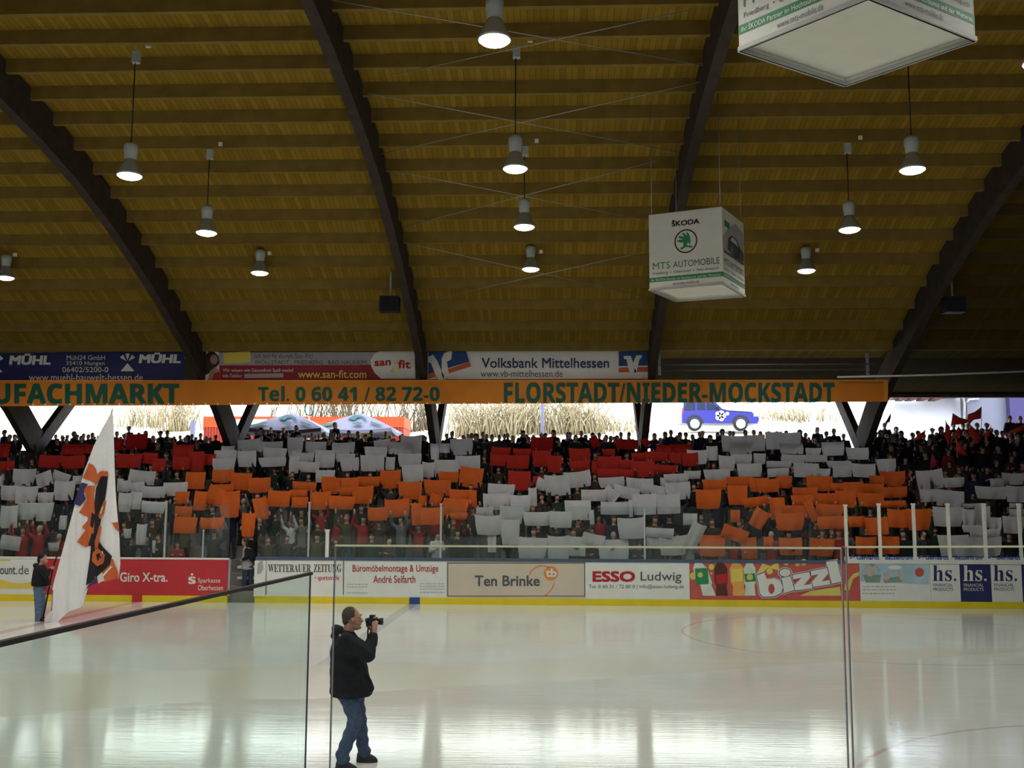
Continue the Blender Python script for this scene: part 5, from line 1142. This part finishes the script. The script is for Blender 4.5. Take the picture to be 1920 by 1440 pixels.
def hand(mb, wrist, palm, grip, side):
    """palm and five bent fingers closing on the camera; side = -1 near hand, 1 far hand"""
    d = (palm - wrist).normalized()
    ellipsoid(mb, palm, (.036, .022, .046), Matrix.Rotation(math.radians(12), 3, 'Y')); capsule(mb, wrist, palm, .028, .032)
    kn = [palm + Vector((-.026 + .018 * i, side * .004, .040 - .004 * abs(i - 1.5))) for i in range(4)]
    for i, k in enumerate(kn):
        L1 = (.040, .045, .042, .033)[i]; mid = k + Vector((.006, -side * .012, L1 * .8)); tip = mid + Vector((.004, -side * .030, L1 * .22))
        capsule(mb, k, mid, .0095, .0088, 8); capsule(mb, mid, tip, .0088, .0070, 8)
    t0 = palm + Vector((-.030, -side * .010, -.012)); t1 = t0 + Vector((-.028, -side * .014, .030)); t2 = t1 + Vector((.004, -side * .012, .032))
    capsule(mb, t0, t1, .0125, .0110, 8); capsule(mb, t1, t2, .0110, .0085, 8)
CAMC = P(699, 1166, 0)
hand(b, WRN, P(702, 1178, -.085), CAMC, -1); hand(b, WRF, P(697, 1176, .075), CAMC, 1)
def leg(mb, hip, kn, an, r0, r1, r2): capsule(mb, hip, kn, r0, r1, 16); capsule(mb, kn, an, r1, r2, 16)
HN, KN, AN = P(652, 1300, -.10), P(667, 1350, -.20), P(641, 1414, -.28)
HF, KF, AF = P(664, 1300, .10), P(674, 1344, .12), P(681, 1401, .15)
leg(b, HN, KN, AN, .075, .055, .04); leg(b, HF, KF, AF, .075, .055, .04)
me = fuse(b, .0075, 4, .4); me.materials.append(M_skin); link('body', me, r)
h = MB(); ellipsoid(h, P(656.6, 1154.2), (16.0 * S, .0760, 17.0 * S), RY(-14)); ellipsoid(h, P(650.0, 1163), (8.0 * S, .064, 12.5 * S), RY(-12)); capsule(h, P(662, 1146, -.055), P(661.5, 1160, -.072), .018, .010)
me = fuse(h, .01, 3, .5); 
for v in me.vertices: v.co += Vector((math.sin(v.co.z * 310 + v.co.y * 170), math.sin(v.co.x * 290), math.sin(v.co.y * 260 + v.co.x * 200))) * .0022
me.materials.append(mat('hair_short', (.075, .055, .042), .85, .4, 60)); link('hair', me, r)
# jacket
j = MB()
loft(j, [(P(659, 1304), 37 * S, .25), (P(659, 1296), 39.5 * S, .26), (P(656, 1270), 36 * S, .255), (P(653, 1240), 33 * S, .25), (P(650, 1212), 29 * S, .25), (P(649, 1196), 22 * S, .20), (P(652, 1186), 13 * S, .10)], 26)
capsule(j, P(682, 1272, -.05), P(694, 1291, -.05), .075, .05)
for s_, e_, w_, r0 in ((SHN, ELN, WRN, .095), (SHF, ELF, WRF, .09)): capsule(j, s_, e_, r0, .082); capsule(j, e_, e_ + (w_ - e_) * .95, .082, .055)
ellipsoid(j, P(636, 1184), (17 * S, .15, 10 * S), RY(38)); ellipsoid(j, P(630, 1191), (9 * S, .12, 8 * S)); ellipsoid(j, P(655, 1187), (13 * S, .12, 6 * S), RY(20))
me = fuse(j, .013, 5, .5)
for v in me.vertices:
    c = v.co; v.co.x += .003 * math.sin(c.z * 31 + c.y * 23) + .002 * math.sin(c.z * 60 + c.y * 50); v.co.y += .006 * math.sin(c.z * 38 + c.x * 22)
me.materials.append(mat('jacket_anthracite', (.012, .013, .017), .9, .3, 18)); jk = link('jacket', me, r)
m = MB(); ellipsoid(m, P(637.5, 1191, -.262), (.013, .006, .016)); m.build('badge', M_lgrey, jk)
q = MB(); leg(q, HN, KN, AN + Vector((0, 0, -.02)), .112, .083, .072); leg(q, HF, KF, AF + Vector((0, 0, -.02)), .108, .08, .07); ellipsoid(q, P(657, 1302), (.165, .18, .09))
capsule(q, AN, AN + Vector((.015, 0, -.05)), .072, .078); capsule(q, AF, AF + Vector((.015, 0, -.05)), .070, .076)
me = fuse(q, .012, 5, .5)
for v in me.vertices: v.co.x += .005 * math.sin(v.co.z * 55 + v.co.y * 14)
me.materials.append(mat('jeans_blue', (.055, .085, .15), .85, .25, 22)); link('jeans', me, r)
for (a, x0, x1, yb) in ((AN, 628, 672, 1430), (AF, 668, 709, 1412)):
    z0 = .0; Yf = a.y; s = MB(); xa, xb = at(x0, yb, Yf).x, at(x1, yb, Yf).x
    loft(s, [(((xa + xb) / 2, Yf, z0), (xb - xa) / 2, .048), (((xa + xb) / 2, Yf, z0 + .025), (xb - xa) / 2, .05), (((xa + xb) / 2 - .01, Yf, z0 + .06), (xb - xa) / 2 * .88, .044), (((xa + xb) / 2 - .05, Yf, z0 + .10), (xb - xa) / 2 * .55, .04)], 18)
    capsule(s, (xa + .07, Yf, z0 + .07), (xa + .08, Yf, z0 + .14), .052, .05)
    me = fuse(s, .008, 3, .5); me.materials.append(mat('shoe_leather', (.025, .022, .03), .45, .2, 20)); link('shoe', me, r)
tag(r, 'person in a dark hooded jacket and jeans photographing on the ice', 'person')
# his camera
r = empty('photo_camera', CAMC)
m = MB(); m.box(CAMC + Vector((.0, 0, .005)), (.085, .15, .085)); m.box(CAMC + Vector((-.005, 0, .058)), (.06, .06, .04)); m.build('camera_body', M_black, r)
m = MB(); ax = Matrix.Rotation(math.radians(90), 3, 'Y'); m.lathe([(.034, .03), (.036, .08), (.040, .085), (.040, .115), (.032, .115)], CAMC + Vector((.0, .01, .005)), 16, 0, ax); m.build('lens', M_ink, r)
m = MB(); m.lathe([(.045, -.02), (.045, .03)], CAMC + Vector((-.055, 0, .0)), 14, 0, Matrix.Rotation(math.radians(70), 3, 'Y')); m.build('eyepiece', M_black, r)
m = MB(); m.box(CAMC + Vector((.03, -.05, .052)), (.03, .03, .02)); m.build('dial', M_steel, r)
m = MB(); m.tube([CAMC + Vector((-.02, -.078, .02)), P(690, 1180, -.12), P(689, 1200, -.14), P(691, 1222, -.15), P(694, 1238, -.13), P(697, 1239, -.13), P(697, 1222, -.14), P(693, 1195, -.13), CAMC + Vector((.02, -.078, .0))], .009, 6); m.build('strap', M_black, r)
tag(r, 'black photo camera with a hanging strap in the hands of the person on the ice', 'camera')

# ================================================================ FLAG BEARER
YF = 26.0; S2 = YF / F_PX; Q = lambda x, y, d=0.0: at(x, y, YF + d)
FEET = at(73, 1168, YF)
r = empty('person', (FEET.x, YF, 0)); b = MB()
ellipsoid(b, Q(80, 1047), (7.6 * S2, .075, 9.5 * S2), RY(10)); ellipsoid(b, Q(85, 1052), (4 * S2, .05, 6 * S2)); capsule(b, Q(88, 1050), Q(89.5, 1053), .012, .015); ellipsoid(b, Q(79, 1050, -.075), (.02, .012, .032))
capsule(b, Q(78, 1055), Q(75, 1066), .06, .065)
loft(b, [(Q(74, 1112), .12, .15), (Q(75, 1085), .13, .17), (Q(76, 1068), .12, .16)], 16)
SH1, EL1, WR1 = Q(78, 1068, -.19), Q(86, 1082, -.2), Q(94.5, 1066, -.08); SH2, EL2, WR2 = Q(78, 1068, .17), Q(88, 1088, .15), Q(91, 1099, .02)
HH, HK, HA = Q(72, 1105, -.08), Q(72, 1135, -.08), Q(72, 1161, -.08); JH, JK_, JA = Q(77, 1105, .08), Q(78, 1135, .08), Q(76, 1160, .08)
for s_, e_, w_ in ((SH1, EL1, WR1), (SH2, EL2, WR2)): capsule(b, s_, e_, .05, .04); capsule(b, e_, w_, .04, .032)
def fist(mb, c):
    ellipsoid(mb, c, (.036, .034, .045))
    for i in range(4): k = c + Vector((.02, -.036, .032 - .021 * i)); capsule(mb, k, k + Vector((.03, .012, -.002)), .010, .009, 8); capsule(mb, k + Vector((.03, .012, -.002)), k + Vector((.034, .044, -.002)), .009, .008, 8)
    capsule(mb, c + Vector((-.01, -.03, .03)), c + Vector((.034, -.036, .052)), .011, .009, 8)
fist(b, WR1 + Vector((.03, .02, .02))); fist(b, WR2 + Vector((.03, 0, -.02)))
for h_, k_, a_ in ((HH, HK, HA), (JH, JK_, JA)): capsule(b, h_, k_, .075, .055); capsule(b, k_, a_, .055, .04)
me = fuse(b, .013, 3, .5); me.materials.append(M_skin); link('body', me, r)
h = MB(); ellipsoid(h, Q(78.5, 1044), (8.4 * S2, .085, 8.2 * S2)); ellipsoid(h, Q(75, 1050), (5 * S2, .075, 8 * S2)); me = fuse(h, .014, 2); me.materials.append(HM[1]); link('hair', me, r)
j = MB(); loft(j, [(Q(74.5, 1099), 14 * S2, .2), (Q(74, 1094), 14.5 * S2, .21), (Q(75, 1080), 13.5 * S2, .2), (Q(76, 1066), 12 * S2, .19), (Q(77, 1059), 6 * S2, .09)], 20)
for s_, e_, w_ in ((SH1, EL1, WR1), (SH2, EL2, WR2)): capsule(j, s_, e_, .08, .068); capsule(j, e_, e_ + (w_ - e_) * .85, .066, .048)
ellipsoid(j, Q(69, 1061), (7 * S2, .13, 5 * S2), RY(30))
me = fuse(j, .018, 4, .5); me.materials.append(M_dark); link('hooded_jacket', me, r)
q = MB()
for h_, k_, a_ in ((HH, HK, HA), (JH, JK_, JA)): capsule(q, h_, k_, .115, .092); capsule(q, k_, a_ + Vector((0, 0, -.03)), .09, .082)
ellipsoid(q, Q(74, 1104), (.15, .17, .1)); me = fuse(q, .017, 4); me.materials.append(mat('jeans_washed', (.10, .15, .24), .85, .25, 18)); link('jeans', me, r)
for a_ in (HA, JA):
    s = MB(); loft(s, [((a_.x + .05, a_.y, .0), .14, .05), ((a_.x + .05, a_.y, .05), .135, .05), ((a_.x + .02, a_.y, .09), .09, .045)], 16); me = fuse(s, .012, 2); me.materials.append(M_dark); link('shoe', me, r)
tag(r, 'person in black hooded jacket and blue jeans carrying the giant flag', 'person')
# the giant flag
r = empty('giant_flag', Q(90, 1110))
YG = YF - .12
def drape(x, y): return YG - .04 + .05 * math.sin((x - 90) * .19 + y * .008) + .025 * math.sin(x * .43 + y * .021)
m = MB(); m.tube([Q(79, 1168, -.03), Q(100, 1062, -.03), Q(160, 890, -.03), Q(211.5, 767, -.03)], .022, 8, 0, .014); m.build('pole', M_black, r)
def patch(mb, pts, mi, lift=0.0, step=7):
    """piece of cloth within an outline (photo pixels), following the folds of the drape"""
    bm = bmesh.new(); vs = [bm.verts.new((x, y, 0)) for x, y in pts]
    f = bm.faces.new(vs); bmesh.ops.triangulate(bm, faces=[f])
    for _ in range(6):
        lg = [e for e in bm.edges if e.calc_length() > step]
        if not lg: break
        bmesh.ops.subdivide_edges(bm, edges=lg, cuts=1); bmesh.ops.triangulate(bm, faces=[f for f in bm.faces if len(f.verts) > 3])
    bm.verts.index_update(); P_ = [(v.co.x, v.co.y) for v in bm.verts]; F_ = [tuple(v.index for v in f.verts) for f in bm.faces]; bm.free()
    a = [at(x, y, drape(x, y) - lift) for x, y in P_]; n = len(a)
    mb.add(a + [v + Vector((0, .005, 0)) for v in a], F_ + [tuple(i + n for i in f)[::-1] for f in F_], mi, True)
m = MB()
patch(m, [(211, 769), (213, 800), (215, 880), (217, 930), (221, 975), (224, 1010), (225.5, 1058), (222, 1086), (213, 1070), (205, 1045), (186, 1015), (188, 985), (196, 930), (201, 884), (188, 882), (183, 890), (178, 880), (163, 870), (175, 838), (190, 806)], 0)
patch(m, [(158, 882), (163, 870), (186, 900), (180, 960), (172, 1030), (166, 1100), (162, 1112), (155, 1136), (140, 1128), (98, 1106), (100, 1095), (118, 1030), (136, 962)], 0)
patch(m, [(98, 1106), (130, 1123), (155, 1134), (151, 1139), (128, 1147), (106, 1168), (84, 1170), (83, 1160), (96, 1145), (124, 1132)], 0, .01)
m.build('cloth', mat('flag_white', (.80, .80, .80), .8, .04, 3), r)
# crest: orange, black and navy shapes as they show between the folds
m = MB(); Lf = .03
patch(m, [(167, 868), (175, 872), (180, 880), (182, 893), (178, 906), (170, 902), (155, 896)], 0, Lf)                     # orange round
patch(m, [(152, 905), (148, 918), (140, 938), (137, 944), (150, 949), (161, 936), (157, 926), (158, 916), (165, 908), (155, 905)], 2, Lf)      # navy
patch(m, [(158, 920), (160, 914), (168, 910), (178, 912), (176, 930), (178, 962), (172, 976), (162, 968), (148, 961), (155, 950), (163, 936)], 0, Lf)   # orange lobe
patch(m, [(166, 968), (177, 960), (176, 1005), (172, 1022), (160, 1026), (144, 1016), (160, 994), (154, 988), (164, 976)], 0, Lf)    # zigzag
patch(m, [(178, 895), (186, 885), (192, 883), (202, 884), (202, 893), (190, 893), (184, 903), (178, 912)], 0, Lf)
patch(m, [(190, 893), (202, 893), (199, 920), (194, 950), (187, 980), (185, 1016), (176, 1048), (168, 1052), (171, 1020), (177, 985), (177, 945), (180, 915)], 1, Lf)    # black band
patch(m, [(195, 938), (198, 940), (194, 962), (188, 974), (184, 968), (189, 952)], 0, Lf + .015); patch(m, [(186, 985), (190, 988), (183, 1030), (178, 1040), (178, 1015)], 0, Lf + .015); patch(m, [(172, 960), (178, 966), (174, 990), (169, 985)], 1, Lf + .012); patch(m, [(172, 1000), (177, 1002), (170, 1024), (165, 1022)], 1, Lf + .012)
patch(m, [(191, 952), (194, 948), (190, 962), (187, 964)], 3, Lf + .03)
patch(m, [(168, 1050), (178, 1026), (186, 1018), (197, 1030), (210, 1043), (206, 1058), (190, 1074), (172, 1090), (161, 1098), (164, 1075)], 1, Lf + .01)
patch(m, [(174, 1036), (184, 1028), (197, 1040), (194, 1056), (182, 1062), (172, 1052)], 0, Lf + .025); patch(m, [(180, 1040), (188, 1036), (190, 1046), (183, 1052)], 1, Lf + .035); patch(m, [(191, 1034), (193, 1033), (193, 1038), (191, 1040)], 3, Lf + .045)
patch(m, [(206, 1046), (212, 1049), (219, 1068), (222, 1084), (214, 1085), (196, 1092), (188, 1086), (170, 1096), (162, 1104), (164, 1098), (190, 1076), (206, 1060)], 0, Lf)
patch(m, [(182, 1081), (191, 1073), (196, 1088), (184, 1094)], 3, Lf + .012); patch(m, [(158, 1108), (166, 1098), (181, 1082), (183, 1093), (170, 1098)], 2, Lf + .012); patch(m, [(190, 1080), (208, 1061), (210, 1063), (193, 1082)], 3, Lf + .014)
patch(m, [(209, 980), (222, 979), (224, 998), (218, 993)], 0, Lf)
m.build('crest', [mat('crest_orange', (.58, .13, .04), .8, .08, 4), mat('crest_black', (.02, .018, .022), .8, .1, 4), mat('crest_navy', (.045, .04, .13), .8, .1, 4), M_pale], r)
tag(r, 'giant white flag with an orange and black crest on a long pole', 'flag')

# ================================================================ WOMAN AT THE GATE
YW2 = 32.0; V = lambda x, y, d=0.0: at(x, y, YW2 + d); S3 = YW2 / F_PX
r = empty('person', (V(464, 1095).x, YW2, .3)); b = MB()
ellipsoid(b, V(459, 1015), (5.2 * S3, .075, 7.4 * S3), RY(-8)); ellipsoid(b, V(456.5, 1019), (3.3 * S3, .05, 4.5 * S3)); capsule(b, V(454.3, 1015), V(453.2, 1017.5), .011, .014)
capsule(b, V(460, 1021), V(461, 1030), .052, .06); loft(b, [(V(465, 1062), .13, .17), (V(464, 1045), .12, .17), (V(462, 1031), .11, .16)], 16)
A1, A2, A3 = V(463, 1031, -.17), V(462, 1046, -.22), V(454, 1050, -.16); B1, B2, B3 = V(468, 1031, .15), V(476, 1047, .16), V(466, 1052, .05)
for s_, e_, w_ in ((A1, A2, A3), (B1, B2, B3)): capsule(b, s_, e_, .05, .04); capsule(b, e_, w_, .04, .032)
fist(b, A3 + Vector((-.03, 0, 0))); fist(b, B3 + Vector((-.03, -.02, 0)))
G1, G2, G3 = V(461, 1062, -.07), V(459, 1082, -.07), V(458, 1101, -.07); G4, G5, G6 = V(468, 1062, .07), V(470, 1082, .07), V(470, 1101, .07)
for h_, k_, a_ in ((G1, G2, G3), (G4, G5, G6)): capsule(b, h_, k_, .07, .05); capsule(b, k_, a_, .05, .04)
me = fuse(b, .015, 3, .5); me.materials.append(M_skin); link('body', me, r)
h = MB(); ellipsoid(h, V(460.8, 1012.5), (5.6 * S3, .088, 6.8 * S3)); ellipsoid(h, V(463, 1020), (3 * S3, .08, 7 * S3)); me = fuse(h, .015, 2); me.materials.append(HM[0]); link('hair', me, r)
j = MB(); loft(j, [(V(463, 1068), 10.5 * S3, .18), (V(463, 1058), 10 * S3, .18), (V(463, 1042), 8.5 * S3, .17), (V(463, 1030), 7.5 * S3, .15), (V(462, 1026), 4 * S3, .07)], 18); me = fuse(j, .018, 3); me.materials.append(mat('sweater_pale', (.38, .37, .39), .9, .1, 9)); link('sweater', me, r)
j = MB(); loft(j, [(V(473, 1050), 5.2 * S3, .2), (V(472, 1040), 5 * S3, .2), (V(470, 1029), 4.2 * S3, .17)], 16)
for s_, e_, w_ in ((A1, A2, A3), (B1, B2, B3)): capsule(j, s_, e_, .08, .066); capsule(j, e_, e_ + (w_ - e_) * .8, .064, .048)
me = fuse(j, .018, 3); me.materials.append(M_dark); link('open_jacket', me, r)
q = MB()
for h_, k_, a_ in ((G1, G2, G3), (G4, G5, G6)): capsule(q, h_, k_, .11, .082); capsule(q, k_, a_, .08, .068)
ellipsoid(q, V(464.5, 1063), (.16, .17, .1)); me = fuse(q, .017, 3); me.materials.append(M_denim); link('jeans', me, r)
for a_ in (G3, G6): s = MB(); loft(s, [((a_.x - .03, a_.y, .30), .12, .05), ((a_.x - .03, a_.y, .36), .11, .045), ((a_.x, a_.y, .40), .07, .04)], 14); me = fuse(s, .014, 2); me.materials.append(M_dark); link('shoe', me, r)
tag(r, 'person in pale sweater and open dark jacket standing in the gate opening', 'person')
